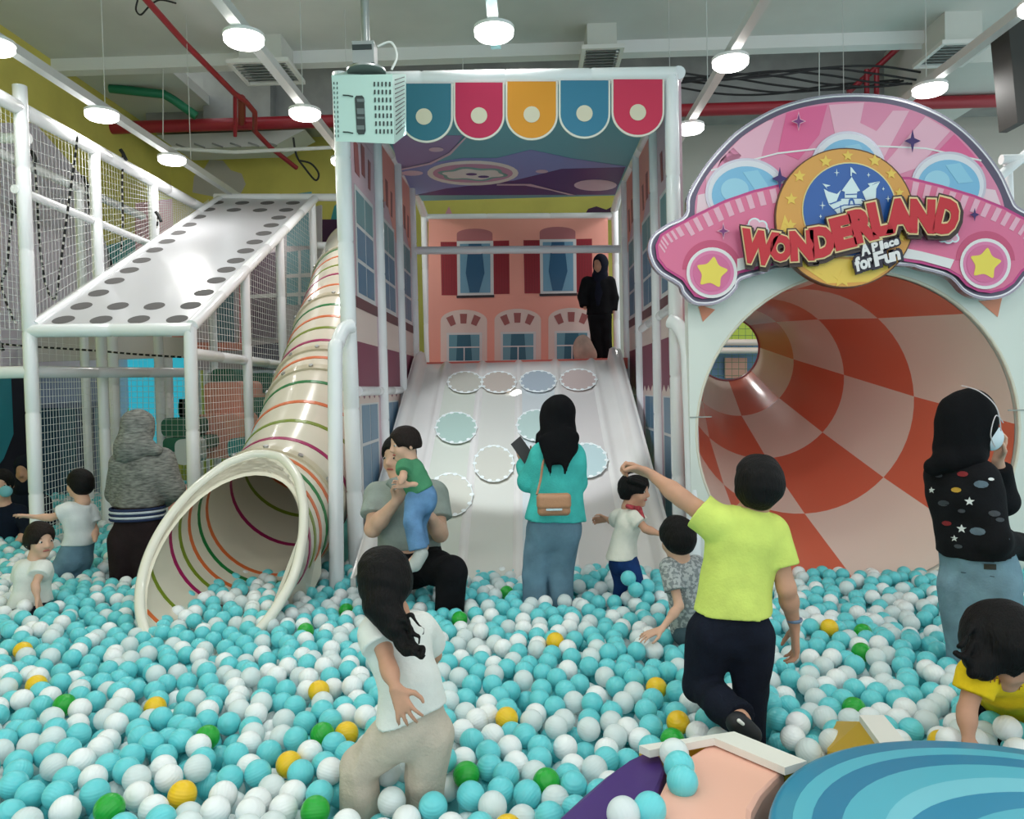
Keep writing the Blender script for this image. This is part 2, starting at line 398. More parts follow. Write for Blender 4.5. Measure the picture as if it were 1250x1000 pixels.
mb = MB().box((-3.9, 8.4, 5.78), (9, 11, 5.88))
o = S('ceiling_2', mb, DECK); o.name = 'ceiling_deck'
for i in range(14):
    x = -3.6 + i * 0.62
    o = MB().prism([(x, 8.4, 5.78), (x + .08, 8.4, 5.70), (x + .24, 8.4, 5.70), (x + .32, 8.4, 5.78)], (0, 2.6, 0)).build('rib_panel', DECK, bpy.data.objects['ceiling_deck'])
def wall_shape(name, pts, m, wall, n, off=0.004, th=0.003):
    n = Vector(n); return MB().prism([Vector(p) + n * off for p in pts], -n * th).build(name, m, wall)
WL = bpy.data.objects['wall_left']; WB = bpy.data.objects['wall_back']
def zz(ox, oy, sc): return lambda x, y: (ox + x / sc, oy + y / sc)
for pts, m, nm in (([(28, 150), (42, 150), (100, 215), (140, 330), (175, 430), (150, 520), (0, 520), (0, 150)], LAV, 'painted_shape'),
                   ([(165, 248), (235, 240), (240, 300), (165, 330)], PINKP, 'painted_shape'), ([(130, 300), (165, 290), (168, 420), (140, 420)], TEALP, 'painted_shape')):
    wall_shape(nm, [PX(x, y, XL) for x, y in pts], m, WL, (1, 0, 0))
cl = [(235, 235), (237, 215), (250, 205), (256, 195), (272, 196), (282, 208), (295, 212), (300, 225), (292, 240), (280, 244)]
wall_shape('painted_cloud', [P(x, y, 11) for x, y in cl], GREYP, WB, (0, -1, 0))
wall_shape('painted_shape', [P(x, y, 11) for x, y in [(385, 268), (416, 268), (416, 300), (385, 300)]], mat('plum_paint', (78, 44, 74), rough=.8), WB, (0, -1, 0))
wall_shape('painted_shape', [P(x, y, 11) for x, y in [(404, 268), (408, 252), (416, 244), (417, 268)]], TEALP, WB, (0, -1, 0), .006)
wall_shape('painted_shape', [P(x, y, 11) for x, y in [(540, 268), (548, 252), (555, 268)]], PINKP, WB, (0, -1, 0))
wall_shape('painted_shape', [P(x, y, 11) for x, y in [(712, 265), (718, 255), (728, 252), (740, 256), (748, 252), (748, 268), (712, 268)]], mat('plum_paint', (78, 44, 74)), WB, (0, -1, 0))
wall_shape('painted_shape', [P(x, y, 11) for x, y in [(250, 300), (420, 300), (420, 560), (250, 560)]], LAV, WB, (0, -1, 0), .003)
for pts, m in (([(418, 322), (396, 330), (380, 345), (370, 362), (376, 366), (388, 350), (402, 338), (418, 332)], PINKP), ([(418, 332), (402, 340), (390, 352), (396, 356), (404, 348), (418, 342)], mat('yellow_band', (224, 204, 92)))):
    wall_shape('painted_rainbow', [P(x, y, 11) for x, y in pts], m, WB, (0, -1, 0), .008)

wall_shape('painted_shape', [(1.27, 11, .1), (8.9, 11, .1), (8.9, 11, 5.2), (1.27, 11, 5.2)], mat('pale_grey_paint', (206, 204, 194), rough=.8), WB, (0, -1, 0))
# light channels with their round downlights
TRK = mat('track_aluminium', (214, 216, 214), rough=0.35, metal=0.3)
GLOW = mat('lamp_glow', (255, 253, 248), emit=7.0); RIM = mat('lamp_rim', (236, 236, 234), rough=0.3)
names_t = ['over the climbing frame', 'left of the awning', 'over the awning middle', 'right of the awning', 'over the pink sign']
ends = [8.6, 7.6, 5.0, 9.5, 9.5]
for i, (lx, ys) in enumerate(LAMPS):
    t = thing('light_channel', 'long pale ceiling light channel running ' + names_t[i], 'light track', (lx, 3, 3.74))
    MB().box((lx - .032, -2.6, 3.70), (lx + .032, ends[i], 3.76)).build('channel', TRK, t)
    for y in (2.3, 4.1, 5.9, 7.4):
        if y < ends[i]: MB().tube([(lx, y, 3.76), (lx, y, ZC)], .0035, 5).build('hanging_wire', TRK, t)
    for j, y in enumerate(sorted(ys)):
        if y < 4: continue
        k = thing('downlight_lamp', ('glowing round downlight %s, number %s from the front' % (names_t[i], ['one', 'two', 'three', 'four'][sorted(q for q in ys if q > 4).index(y)])) if y > 3.2 else 'glowing round downlight out of view on the channel ' + names_t[i], 'downlight', (lx, y, 3.68), 'round ceiling downlights')
        MB().disc((lx, y, 3.682), .120, .02, n=32).build('rim', RIM, k, True)
        MB().tube([(lx, y, 3.682), (lx, y, 3.655), (lx, y, 3.640)], .11, 32, rr=[.116, .116, .100]).build('diffuser', GLOW, k, True)

# services under the ceiling
t = tag(MB().tube([(XL, 9.45, 4.82), (9, 9.45, 4.82)], .075, 16).build('sprinkler_main', RED, None, True), 'thick red sprinkler main crossing the room under the deck', 'pipe')
t = thing('sprinkler_branch', 'thin red pipe slanting down to the big main, left of the awning', 'pipe', P(285, 115, 8.2))
MB().tube([P(170, -10, 6.6), P(225, 52, 7.4), P(285, 113, 8.3), P(300, 124, 8.6), P(311, 137, 8.9), P(311, 160, 9.3), P(330, 180, 9.6), P(362, 205, 10)], .03, 10).build('pipe', RED, t, True)
MB().tube([P(287, 115, 8.4), P(287, 166, 8.8)], .022, 8).build('drop_pipe', RED, t, True)
MB().tube([P(295, 120, 8.6), P(295, 150, 9.4)], .045, 8).build('drop_pipe', RED, t, True)
t = thing('sprinkler_branch', 'thin red pipe slanting up behind the crown of the pink sign', 'pipe', P(1060, 100, 9.2))
MB().tube([P(1108, 48, 9.3), P(1075, 78, 9.4), P(1035, 113, 9.5)], .035, 8).build('pipe', RED, t, True)
for x in (1058, 1070): MB().tube([P(x, 85, 9.4), P(x, 118, 9.4)], .03, 8).build('drop_pipe', RED, t, True)
tag(MB().tube([P(134, 108, 9.0), P(180, 113, 9.05), P(200, 115, 9.1), P(212, 122, 9.15), P(240, 142, 9.25)], .05, 12).build('green_duct_pipe', GRN, None, True), 'green pipe bending down beside the yellow wall', 'pipe')
def diffuser(px, py, w, lab):
    c = P(px, py, 8.05); x, y, z = c; t = thing('air_diffuser', lab, 'air vent', c)
    hw = w / 2
    MB().box((x - hw*.7, y - .2, z + .02), (x + hw*.7, y + .25, ZC)).build('duct_neck', CEIL, t)
    fr = MB()
    for a, b in (((x-hw, y-.3), (x+hw, y-.26)), ((x-hw, y+.26), (x+hw, y+.3)), ((x-hw, y-.26), (x-hw+.04, y+.26)), ((x+hw-.04, y-.26), (x+hw, y+.26))):
        fr.box((*a, z - .02), (*b, z + .02))
    fr.build('frame', WHITE, t)
    for k in range(7):
        yy = y - .22 + k * .07; MB().prism([(x-hw+.04, yy, z-.01), (x-hw+.04, yy+.05, z+.02), (x-hw+.04, yy+.055, z+.016), (x-hw+.04, yy+.005, z-.014)], (w-.08, 0, 0)).build('slat', DUCT, t)
diffuser(326, 88, .62, 'white square air diffuser beside the sloping red pipe')
diffuser(733, 72, .42, 'grey slatted air diffuser above the awning frame')
diffuser(1163, 66, .52, 'slatted air diffuser above the pink sign')
t = thing('ceiling_cassette', 'white slatted ceiling unit hanging before the yellow back wall', 'air conditioner', P(290, 178, 10))
MB().prism([P(190, 165, 10), P(372, 158, 10), P(335, 178, 10), P(215, 182, 10)], (0, .5, 0)).build('casing', mat('unit_case', (206, 206, 200), rough=.5), t)
for k in range(6): MB().tube([P(215 + 22*k, 176 - k*.4, 9.95), P(228 + 22*k, 181 - k*.6, 9.95)], .012, 6).build('slat', DUCT, t)
tag(MB().prism([P(248, 72, 9.7), P(330, 70, 9.7), P(330, 146, 9.7), P(248, 146, 9.7)], (0, .6, 0)).build('air_duct', DUCT, None), 'grey sheet air duct in the recess behind the green pipe', 'duct')
tag(MB().box((-4.8, 9.9, 4.98), (8.5, 10.5, 5.7)).build('air_duct', DUCT, None), 'long grey sheet air duct behind the red main', 'duct')
tag(MB().box((4.5, 8.5, 4.9), (5.6, 10.6, 5.6)).build('air_duct', CEIL, None), 'pale boxed duct above the right end of the sign', 'duct')
CAB = mat('cable_black', (34, 34, 36), rough=.6)
for i in range(7):
    r_ = random.Random(i); pts = [P(825 + k * 62, 88 + 8 * math.sin(k * 1.3 + i) + i * 3.4, 9.0 + .1 * i) for k in range(7)]
    tag(MB().tube(smooth_path(pts), .012, 6).build('loose_cable', CAB), 'black cable sagging in the bundle above the pink sign', 'cable', 'cables above the sign')
tag(MB().tube(smooth_path([P(358, 168, 9.5), P(362, 190, 9.5), P(372, 205, 9.5), P(385, 220, 9.5), P(389, 212, 9.5), P(380, 200, 9.5), P(366, 196, 9.5)]), .012, 6).build('loose_cable', CAB), 'black cable loop hanging before the yellow back wall', 'cable')
tag(MB().tube(smooth_path([P(168, 0, 7), P(166, 12, 7), P(172, 18, 7), P(182, 8, 7), P(195, 0, 7), P(215, 4, 7)]), .008, 6).build('loose_cable', CAB), 'black cable loop at the top of the sloping red pipe', 'cable')
for x, lab in ((199, 'over the left climbing frame'), (565, 'just behind the awning frame'), (1000, 'behind the crown of the sign')):
    tag(MB().tube([P(x, 62, 8.3), P(x, 170, 8.3)], .006, 5).build('hanging_rod', TRK), 'thin steel hanger rod hanging down ' + lab, 'rod')
tag(MB().prism([P(1230, 20, 5.2), P(1252, 20, 5.2), P(1252, 150, 5.2), P(1242, 150, 5.2)], (0, .2, 0)).build('dark_panel', mat('dark_frame', (50, 48, 46))), 'dark upright panel above the right end of the sign', 'panel')
tag(MB().tube([P(205, 181, 8.6), P(285, 186, 8.6), P(405, 180, 8.6)], .02, 6).build('tie_bar', WHITE), 'thin white bar above the perforated ramp', 'bar')

# ------------------------------------------------------------------ the slide house
OR = Vector((-.1, 4.7, 0))
house = thing('slide_house', 'white padded slide frame with printed town house walls and scalloped awning', 'play structure', OR)
YF, YB = 4.70, 8.2
LX, RX = -1.06, 0.93
def pole(name, pts, r=.045, par=None): return pad_pole(name, pts, par or house, r)
pole('post', [P(436, 700, YF), P(415, 90, YF)], .048); pole('post', [P(831, 700, YF), P(819, 92, YF)], .043)
pole('top_rail', [P(413, 98, YF), P(824, 91, YF)], .045)
zt = P(620, 95, YF).z
for X in (LX, RX):
    pole('side_rail', [(X, YF, zt), (X, 7.75, 3.45), (X, YB, 3.38)], .04)
    for y in (5.55, 6.42, 7.2): pole('post', [(X * .985, y, .3), (X * .985, y, 3.42)], .037)
    pole('post', [(X, YB - .02, .5), (X, YB - .02, 3.4)], .036)
pole('back_rail', [P(518, 266, YB), P(748, 264, YB)], .04)
pole('cross_bar', [P(505, 306, 7.2), P(757, 304, 7.2)], .036)
pole('handrail', smooth_path([P(430, 398, 4.62), P(420, 402, 4.58), P(412, 420, 4.5), P(409, 450, 4.45), P(411, 720, 4.35)], 5), .042)
pole('handrail', smooth_path([P(818, 392, 4.62), P(828, 398, 4.58), P(838, 420, 4.5), P(841, 460, 4.45), P(846, 600, 4.4), P(848, 720, 4.35)], 5), .042)
for a, b in (((-1.06, 7.2, 1.55), (-1.06, 4.8, 1.55)), ((.93, 4.8, 2.05), (.93, 6.6, 2.0))): pole('side_bar', [a, b], .032)
LILAC = mat('lilac_print', (212, 182, 192), rough=.6); SALM = mat('salmon_print', (238, 162, 146), rough=.6); BEI = mat('beige_print', (226, 204, 196), rough=.6)
MAR = mat('maroon_print', (134, 66, 88), rough=.6); BRK = mat('brick_print', (160, 92, 90), rough=.6); WFR = mat('window_white_print', (216, 214, 214), rough=.5)
PANE = mat('blue_pane_print', (92, 128, 156), rough=.4); PANE_D = mat('deep_blue_print', (36, 88, 124), rough=.4); SILL = mat('brown_print', (110, 70, 74), rough=.6); REDP = mat('red_shutter_print', (150, 26, 42), rough=.5)
PANE_L = mat('sky_blue_print', (112, 158, 184), rough=.4); CURT = mat('teal_curtain_print', (96, 150, 168), rough=.4)
def pr(name, pts, m, n, off, par=house, th=.0015):
    n = Vector(n); return MB().prism([Vector(p) + n * off for p in pts], -n * th).build(name, m, par)
for X, n in ((LX, (1, 0, 0)), (RX, (-1, 0, 0))):
    nn = Vector(n)
    def R_(y0, z0, y1, z1): return [(X, y0, z0), (X, y1, z0), (X, y1, z1), (X, y0, z1)]
    base = MB().box((X - .02, 4.74, .35), (X, 7.22, 3.42)) if X < 0 else MB().box((X, 4.74, .35), (X + .02, 7.22, 3.42))
    sp = base.build('printed_side_wall', LILAC, house)
    for i, (a, b) in enumerate(((4.80, 5.46), (5.60, 6.36), (6.47, 7.18))):
        pr('upper_print', R_(a, 3.02 if i else 3.2, b, 3.40), SALM if i else LILAC, n, .002, sp)
        if i: pr('upper_print', [(X, a, 2.9), (X, a, 3.40), (X, b, 3.40), (X, b, 2.75), (X, (a+b)/2, 3.0)], SALM, n, .003, sp)
        c = (a + b) / 2; ww = .25
        for k, dz in ((-1, 0), (0, .04), (1, 0)):
            cy = c + k * .17; pr('brick_print', [(X, cy - .05 + k*.03, 2.92 + dz), (X, cy + .05 - k*-.0, 2.92 + dz), (X, cy + .05 + k*.03, 3.12 + dz), (X, cy - .05 + k*.05, 3.12 + dz)], BRK, n, .004, sp)
        f = pr('printed_window', R_(c - ww - .04, 2.14, c + ww + .04, 2.84), WFR, n, .004, sp)
        for u0, u1 in ((-ww, -.012), (.012, ww)):
            for v0, v1 in ((2.17, 2.36), (2.385, 2.58), (2.605, 2.81)): pr('pane', R_(c + u0, v0, c + u1, v1), PANE if v0 < 2.5 else mat('grey_teal_print', (112, 150, 156)), n, .006, sp)
        pr('sill_print', R_(c - ww - .1, 2.07, c + ww + .1, 2.14), SILL, n, .005, sp)
        pr('lower_print', R_(a, 1.45, b, 2.07), BEI, n, .002, sp)
        aw = [(X, a, 1.86), (X, b, 1.86)] + [(X, b - (b - a) * k / 8, 1.50 + (.05 if k % 2 else 0)) for k in range(9)]
        pr('awning_print', aw, MAR, n, .004, sp)
        f = pr('printed_window', R_(c - ww - .05, .4, c + ww + .05, 1.47), WFR, n, .003, sp)
        for u0, u1 in ((-ww, -.01), (.01, ww)):
            for v0, v1 in ((.42, 1.20), (1.22, 1.46)): pr('pane', R_(c + u0, v0, c + u1, v1), PANE, n, .0055, sp)
# back wall print
Z4 = zz(500, 240, 4.546)
def B(pts): return [P(*Z4(x, y), YB - .05) for x, y in pts]
bwp = MB().prism(B([(105, 125), (1100, 120), (1112, 985), (105, 985)]), (0, .03, 0)).build('printed_back_wall', SALM, house)
N_ = (0, -1, 0)
def bp(name, pts, m, off, par=bwp): return pr(name, B(pts), m, N_, off, par)
for dx, dy in ((0, 0), (460, -10)):
    q = lambda pts: [(x + dx, y + dy) for x, y in pts]
    bp('arch_print', q([(262, 250), (262, 208)] + arc((361, 208), 99, 180, 0, 12, 30) + [(460, 250)]), mat('mauve_print', (178, 108, 112)), .002)
    bp('shutter_print', q([(172, 252), (262, 252), (265, 548), (178, 548)]), REDP, .003); bp('shutter_print', q([(465, 246), (552, 244), (555, 540), (468, 542)]), REDP, .003)
    for sx in (187, 202, 217, 232, 247, 480, 495, 510, 525, 540):
        bp('shutter_board', q([(sx, 256), (sx + 1.5, 256), (sx + 3, 540), (sx + 1.5, 540)]), mat('dark_red_print', (112, 18, 30)), .005)
    bp('window_frame_print', q([(262, 248), (464, 246), (467, 550), (266, 552)]), WFR, .004)
    bp('curtain_print', q([(279, 263), (447, 261), (449, 534), (282, 536)]), PANE_L, .006)
    bp('pane', q([(328, 263), (398, 262), (416, 425), (386, 532), (333, 533), (312, 425)]), PANE_D, .008)
    bp('sill_print', q([(260, 550), (470, 546), (470, 560), (262, 564)]), mat('near_black_print', (44, 30, 36)), .006)
for k in range(3):
    dx = 299 * k; dy = -5 * k
    q = lambda pts: [(x + dx, y + dy) for x, y in pts]
    bp('arch_print', q([(172, 985), (172, 690)] + arc((301, 690), 129, 180, 0, 16, 62) + [(430, 985)]), BEI, .002)
    for (ax, ay), an in (((232, 690), -24), ((299, 678), 0), ((366, 688), 24)):
        c_, s_ = math.cos(math.radians(an)), math.sin(math.radians(an))
        bp('brick_print', q([(ax + u*c_ - v*s_, ay + u*s_ + v*c_) for u, v in ((-20, -27), (20, -27), (16, 27), (-16, 27))]), BRK, .004)
    bp('window_frame_print', q([(206, 757), (402, 755), (402, 985), (206, 985)]), WFR, .004)
    bp('curtain_print', q([(219, 768), (388, 766), (388, 985), (219, 985)]), CURT, .006)
    bp('pane', q([(265, 768), (338, 767), (352, 985), (256, 985)]), mat('teal_deep_print', (40, 98, 120)), .008)
    for pts in ([(219, 834), (388, 832), (388, 839), (219, 841)], [(300, 840), (306, 840), (306, 930), (300, 930)], [(219, 912), (388, 910), (388, 917), (219, 919)]): bp('mullion_print', q(pts), WFR, .010)
# platform
plat = MB().box((LX + .03, 7.1, 1.70), (RX - .03, YB - .03, 1.80)).build('platform', mat('platform_red', (206, 96, 84), rough=.6), house)
rb_ = P(712, 428, 7.5)
sk = make('cloth_sack', [(blob(rb_ + Vector((0, 0, .0)), (.10, .09, .15)), .02), (blob(rb_ + Vector((.03, 0, -.05)), (.10, .09, .10)), .03)], cloth('beige_sack', (206, 176, 160)), None, .012, .03, wr=.004)
tag(sk, 'beige round cloth bundle on the platform beside the black dressed figure', 'bundle')
# banner ceiling
ban = thing('printed_ceiling_banner', 'printed canopy of blue and purple waves stretched inside the slide house top', 'banner', (-.05, 6.2, 3.44))
def ZZ3(x, y): return (400 + x / 2.907, y / 2.907)
zb = 3.405
def CZ(pts): return [PZ(*ZZ3(x, y), zb) for x, y in pts]
MB().box((LX + .05, 4.8, zb), (RX - .05, 7.68, zb + .012)).build('sheet', mat('banner_teal', (112, 184, 194), rough=.5), ban)
def cz(name, pts, m, off): 
    return MB().prism([Vector(p) - Vector((0, 0, off)) for p in CZ(pts)], (0, 0, .0015)).build(name, m, ban)
cz('wave_print', [(225, 480), (480, 480), (440, 540), (380, 572), (250, 600)], mat('banner_mauve', (159, 141, 184)), .002)
cz('wave_print', [(248, 600), (380, 575), (480, 560), (600, 560), (720, 530), (860, 560), (1060, 590), (1052, 600), (830, 600), (660, 640), (560, 650), (310, 690), (300, 680)], mat('banner_periwinkle', (141, 156, 212)), .003)
cz('wave_print', [(660, 640), (830, 598), (1056, 592), (1020, 690), (310, 692), (420, 668)], mat('banner_purple', (87, 61, 125)), .004)
ring = [(515 + 162*math.cos(a), 612 + 44*math.sin(a)) for a in np.linspace(0, 2*math.pi, 28)[:-1]]
cz('cloud_ring_print', ring, mat('banner_cream', (245, 243, 233)), .006)
cz('cloud_ring_print', [(515 + 142*math.cos(a), 612 + 33*math.sin(a)) for a in np.linspace(0, 2*math.pi, 28)[:-1]], mat('banner_rose', (212, 161, 187)), .008)
cz('cloud_print', [(515 + (118 + 10*math.sin(a*6))*math.cos(a), 614 + (23 + 3*math.sin(a*6))*math.sin(a)) for a in np.linspace(0, 2*math.pi, 40)[:-1]], mat('banner_sage', (130, 187, 174)), .010)
cz('cloud_print', [(515 + (104 + 8*math.sin(a*6))*math.cos(a), 614 + (17 + 3*math.sin(a*6))*math.sin(a)) for a in np.linspace(0, 2*math.pi, 40)[:-1]], mat('banner_cream', (245, 243, 233)), .012)
for x, y, a, b in ((385, 528, 26, 8), (300, 612, 38, 9), (950, 655, 76, 20), (760, 606, 22, 6)):
    cz('spot_print', [(x + a*math.cos(t), y + b*math.sin(t)) for t in np.linspace(0, 2*math.pi, 20)[:-1]], mat('banner_pale', (225, 200, 212)), .007)
for x, y in ((510, 613), (553, 622)):
    cz('spot_print', [(x + 20*math.cos(t), y + 4*math.sin(t)) for t in np.linspace(0, 2*math.pi, 14)[:-1]], mat('banner_purple', (87, 61, 125)), .014)
for pts in ([(250, 598), (360, 575), (430, 540), (490, 480), (497, 480), (436, 545), (366, 580), (252, 603)], [(600, 650), (720, 650), (820, 676), (880, 690), (860, 690), (790, 672), (700, 655), (600, 655)]):
    cz('line_print', pts, mat('banner_pale', (225, 200, 212)), .009)
# awning: five scallops
cols = [('teal', (54, 116, 136)), ('raspberry pink', (196, 42, 84)), ('orange', (226, 150, 44)), ('blue', (60, 126, 156)), ('coral pink', (210, 56, 88))]
xs = [(488, 553, 174), (553.5, 616, 171), (617, 681, 171), (682, 745, 169), (746.5, 811, 167)]
wh = mat('awning_piping', (230, 226, 214), rough=.6); cr = mat('awning_spot', (222, 212, 188), rough=.6)
awn = thing('scalloped_awning', 'awning of five coloured scallops with cream spots hung from the front rail', 'awning', P(650, 100, 4.66))
for (nm, c), (x0, x1, yb) in zip(cols, xs):
    yt = 102 - (x0 - 500) * .02; m = mat('awning_' + nm.replace(' ', '_'), c, rough=.55, bump=.5, bscale=5, spec=.3); r = (x1 - x0) / 2; cx = (x0 + x1) / 2
    def sc(off, dy): 
        a = arc((cx, yb - r * .95), r - off, 180, 360, 20, (r - off) * .95)
        return [P(x0 + off, yt + dy, 4.655 + .0)] + [P(x, y, 4.655) for x, y in a] + [P(x1 - off, yt + dy, 4.655)]
    s_ = MB().prism(sc(0, 0), (0, .012, 0)).build('scallop', wh, awn); 
    q = [p + Vector((0, -.003, 0)) for p in sc(2.4, 0)]
    o = MB().prism(q, (0, .003, 0)).build('scallop_face', m, s_); o['label'] = nm + ' cloth face of the scallop'
    MB().prism([P(x, y, 4.648) for x, y in arc((cx - (3 if x0 < 490 else 0), 142 - (x0 - 500) * .02), 10, 0, 345, 23)], (0, .003, 0)).build('spot', cr, s_)
# slide
SLM = mat('slide_fibreglass', (236, 230, 226), rough=.16, coat=.6, var=.02, vscale=2)
sl = thing('wide_slide', 'wide pale fibreglass slide with four lanes inside the slide house', 'slide', (-.12, 4.6, .4))
def slz(y):
    t = (y - 4.35) / (7.1 - 4.35); t = max(0, t)
    return .40 + 1.41 * t if y < 6.98 else .40 + 1.41 * (6.98 - 4.35) / 2.75 + (y - 6.98) * .3
def prof(x):
    for a in (-.75, -.42, -.09, .24, .57):
        if abs(x - a) < .035: return .022 * math.cos((x - a) / .035 * math.pi / 2)
    return 0
xsamp = sorted(set([round(-.93 + i * .0175, 4) for i in range(95)])); ysamp = [4.33 + i * .1 for i in range(28)] + [7.1]
def side(x): return 0.0
sec = [(-1.02, .10), (-.985, .12), (-.945, .10)] + [(x, prof(x)) for x in xsamp if -.93 <= x <= .72] + [(.735, .10), (.775, .12), (.81, .10)]
vs = []; fs = []
for y in ysamp:
    for x, dz in sec: vs.append((x, y, slz(y) + dz))
n = len(sec)
for j in range(len(ysamp) - 1):
    for i in range(n - 1): fs.append((j*n+i, j*n+i+1, (j+1)*n+i+1, (j+1)*n+i))
link('slide_bed', vs, fs, SLM, sl, True)
for x0, x1 in ((-1.03, -1.0), (.80, .83)):
    mb = MB(); v = []
    for y in ysamp: v += [(x0, y, slz(y) + .1), (x1, y, slz(y) + .1), (x1, y, slz(y) - .25), (x0, y, slz(y) - .25)]
    f = []
    for j in range(len(ysamp) - 1):
        for i in range(4): f.append((j*4+i, j*4+(i+1) % 4, (j+1)*4+(i+1) % 4, (j+1)*4+i))
    f += [(0, 1, 2, 3), tuple(range(len(v)-4, len(v)))]
    mb.add(v, f).build('side_board', SLM, sl, True)
dotm = mat('painted_light_dot', (246, 250, 250), rough=.3)
def on_slide(px, py):
    lo, hi = 4.2, 7.4
    for _ in range(30):
        m_ = (lo + hi) / 2; p = P(px, py, m_)
        if p.z > slz(m_): lo = m_
        else: hi = m_
    return P(px, py, lo)
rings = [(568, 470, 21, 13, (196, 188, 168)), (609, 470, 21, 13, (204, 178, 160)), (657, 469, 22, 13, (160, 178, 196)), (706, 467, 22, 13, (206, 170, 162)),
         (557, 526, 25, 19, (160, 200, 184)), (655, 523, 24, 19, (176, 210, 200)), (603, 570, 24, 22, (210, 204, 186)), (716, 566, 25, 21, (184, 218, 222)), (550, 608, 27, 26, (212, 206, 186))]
sn = Vector((0, -.46, .89)).normalized()
for i, (cx, cy, a, b, c) in enumerate(rings):  # projector's light circles, painted onto the slide as pale discs and dotted rings
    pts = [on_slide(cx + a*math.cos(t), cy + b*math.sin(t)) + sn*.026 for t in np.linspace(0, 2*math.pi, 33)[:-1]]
    c = tuple((v*.6 + 226*.4) for v in c); g = MB().prism(pts, -sn * .004).build('painted_light_disc', mat('painted_light_disc_%d' % i, c, rough=.25, coat=.3), sl)
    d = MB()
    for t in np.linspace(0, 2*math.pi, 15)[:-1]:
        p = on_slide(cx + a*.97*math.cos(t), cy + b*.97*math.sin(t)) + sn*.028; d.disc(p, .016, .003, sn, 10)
    d.tube([p + sn*.002 for p in pts] + [pts[0] + sn*.002], .004, 4); o = d.build('painted_light_ring', dotm, g)
for i, (xa, xb, c) in enumerate(((-.72, -.45, (206, 210, 184)), (-.39, -.12, (214, 208, 190)), (-.06, .21, (200, 208, 212)), (.27, .54, (214, 196, 190)))):
    c = tuple((v*.45 + 232*.55) for v in c); m = mat('lane_tint_%d' % i, c, rough=.2, coat=.5)
    v = []; ys2 = [4.4 + .15 * k for k in range(16)]
    for y in ys2: v += [(xa, y, slz(y) + .006), (xb, y, slz(y) + .006)]
    link('lane_strip', v, [(2*k, 2*k+1, 2*k+3, 2*k+2) for k in range(len(ys2) - 1)], m, sl, True)
# projector cage
pj = thing('projector_cage', 'mint green steel cage around a ceiling projector before the awning', 'projector', P(448, 140, 3.9))
MINT = mat('mint_steel', (176, 206, 198), rough=.4)
def QJ(x, y): return (400 + x / 7.694, 60 + y / 7.694)
YJ = 3.85
a = [P(*QJ(*q), YJ) for q in ((35, 245), (608, 235), (625, 890), (75, 865))]; yb = YJ + .42
bx = [P(*QJ(*q), yb) for q in ((190, 205), (735, 235), (738, 800), (200, 800))]
MB().add(a + bx, [(0, 1, 2, 3), (1, 5, 6, 2), (0, 4, 5, 1), (3, 2, 6, 7), (0, 3, 7, 4), (4, 7, 6, 5)]).build('casing', MINT, pj)
DK = mat('slot_dark', (44, 54, 54), rough=.6)
def onf(px, py, off=-.004): p = P(*QJ(px, py), YJ); return p + Vector((0, off, 0))
for r in range(7):
    for c in range(5):
        x = 440 + c*36 + r*3; y = 330 + r*74
        MB().prism([onf(x - 7, y - 20), onf(x + 7, y - 20), onf(x + 7, y + 20), onf(x - 7, y + 20)], (0, .006, 0)).build('vent_slot', DK, pj)
for r in range(13):
    y = 345 + r * 37
    f = lambda u, yy: a[1].lerp(bx[1], u).lerp(a[2].lerp(bx[2], u), (yy - 300) / 560) + Vector((.003, -.002, 0))
    MB().prism([f(.15, y), f(.85, y - 22), f(.85, y - 14), f(.15, y + 8)], (-.004, .002, 0)).build('vent_slot', DK, pj)
w_ = [onf(x, y) for x, y in ([(255, 460), (270, 440), (325, 438), (342, 458), (357, 770), (345, 800), (290, 802), (275, 780)])]
g = MB().prism(w_, (0, .006, 0)).build('window_slot', DK, pj)
for yy, hh in ((470, 30), (560, 55), (640, 20), (720, 40)): MB().prism([onf(275, yy, -.006), onf(345, yy, -.006), onf(348, yy + hh, -.006), onf(280, yy + hh, -.006)], (0, .002, 0)).build('projector_body', mat('projector_grey', (96, 108, 108)), g)
for yy in (435, 780): MB().tube([onf(145, yy), onf(190, yy + 2), onf(240, yy + 12)], .003, 5).build('slot_line', DK, pj)
for x in (60, 90):
    for k in range(12): MB().prism([onf(x - 3 + k, 310 + k*45), onf(x + 3 + k, 310 + k*45), onf(x + 3 + k, 332 + k*45), onf(x - 3 + k, 332 + k*45)], (0, .005, 0)).build('perforation', DK, pj)
top = P(*QJ(365, 200), YJ + .2)
MB().disc(top + Vector((0, 0, -.01)), .10, .010).build('swivel_plate', METAL, pj, True)
MB().box((top.x - .06, top.y - .05, top.z + .02), (top.x + .05, top.y + .05, top.z + .13)).build('bracket', METAL, pj)
MB().box((top.x - .06, top.y - .055, top.z + .085), (top.x + .04, top.y - .049, top.z + .11)).build('bracket_slot', DK, pj)
MB().tube([(top.x, top.y, top.z + .12), (top.x, top.y, ZC)], .022, 12).build('drop_pole', METAL, pj, True)
MB().disc((top.x, top.y, ZC - .02), .09, .02).build('ceiling_flange', METAL, pj)
MB().tube(smooth_path([top + Vector((.06, 0, .12)), top + Vector((.13, 0, .14)), top + Vector((.16, 0, .07)), top + Vector((.13, 0, .0))]), .006, 6).build('cable', WHITE, pj)
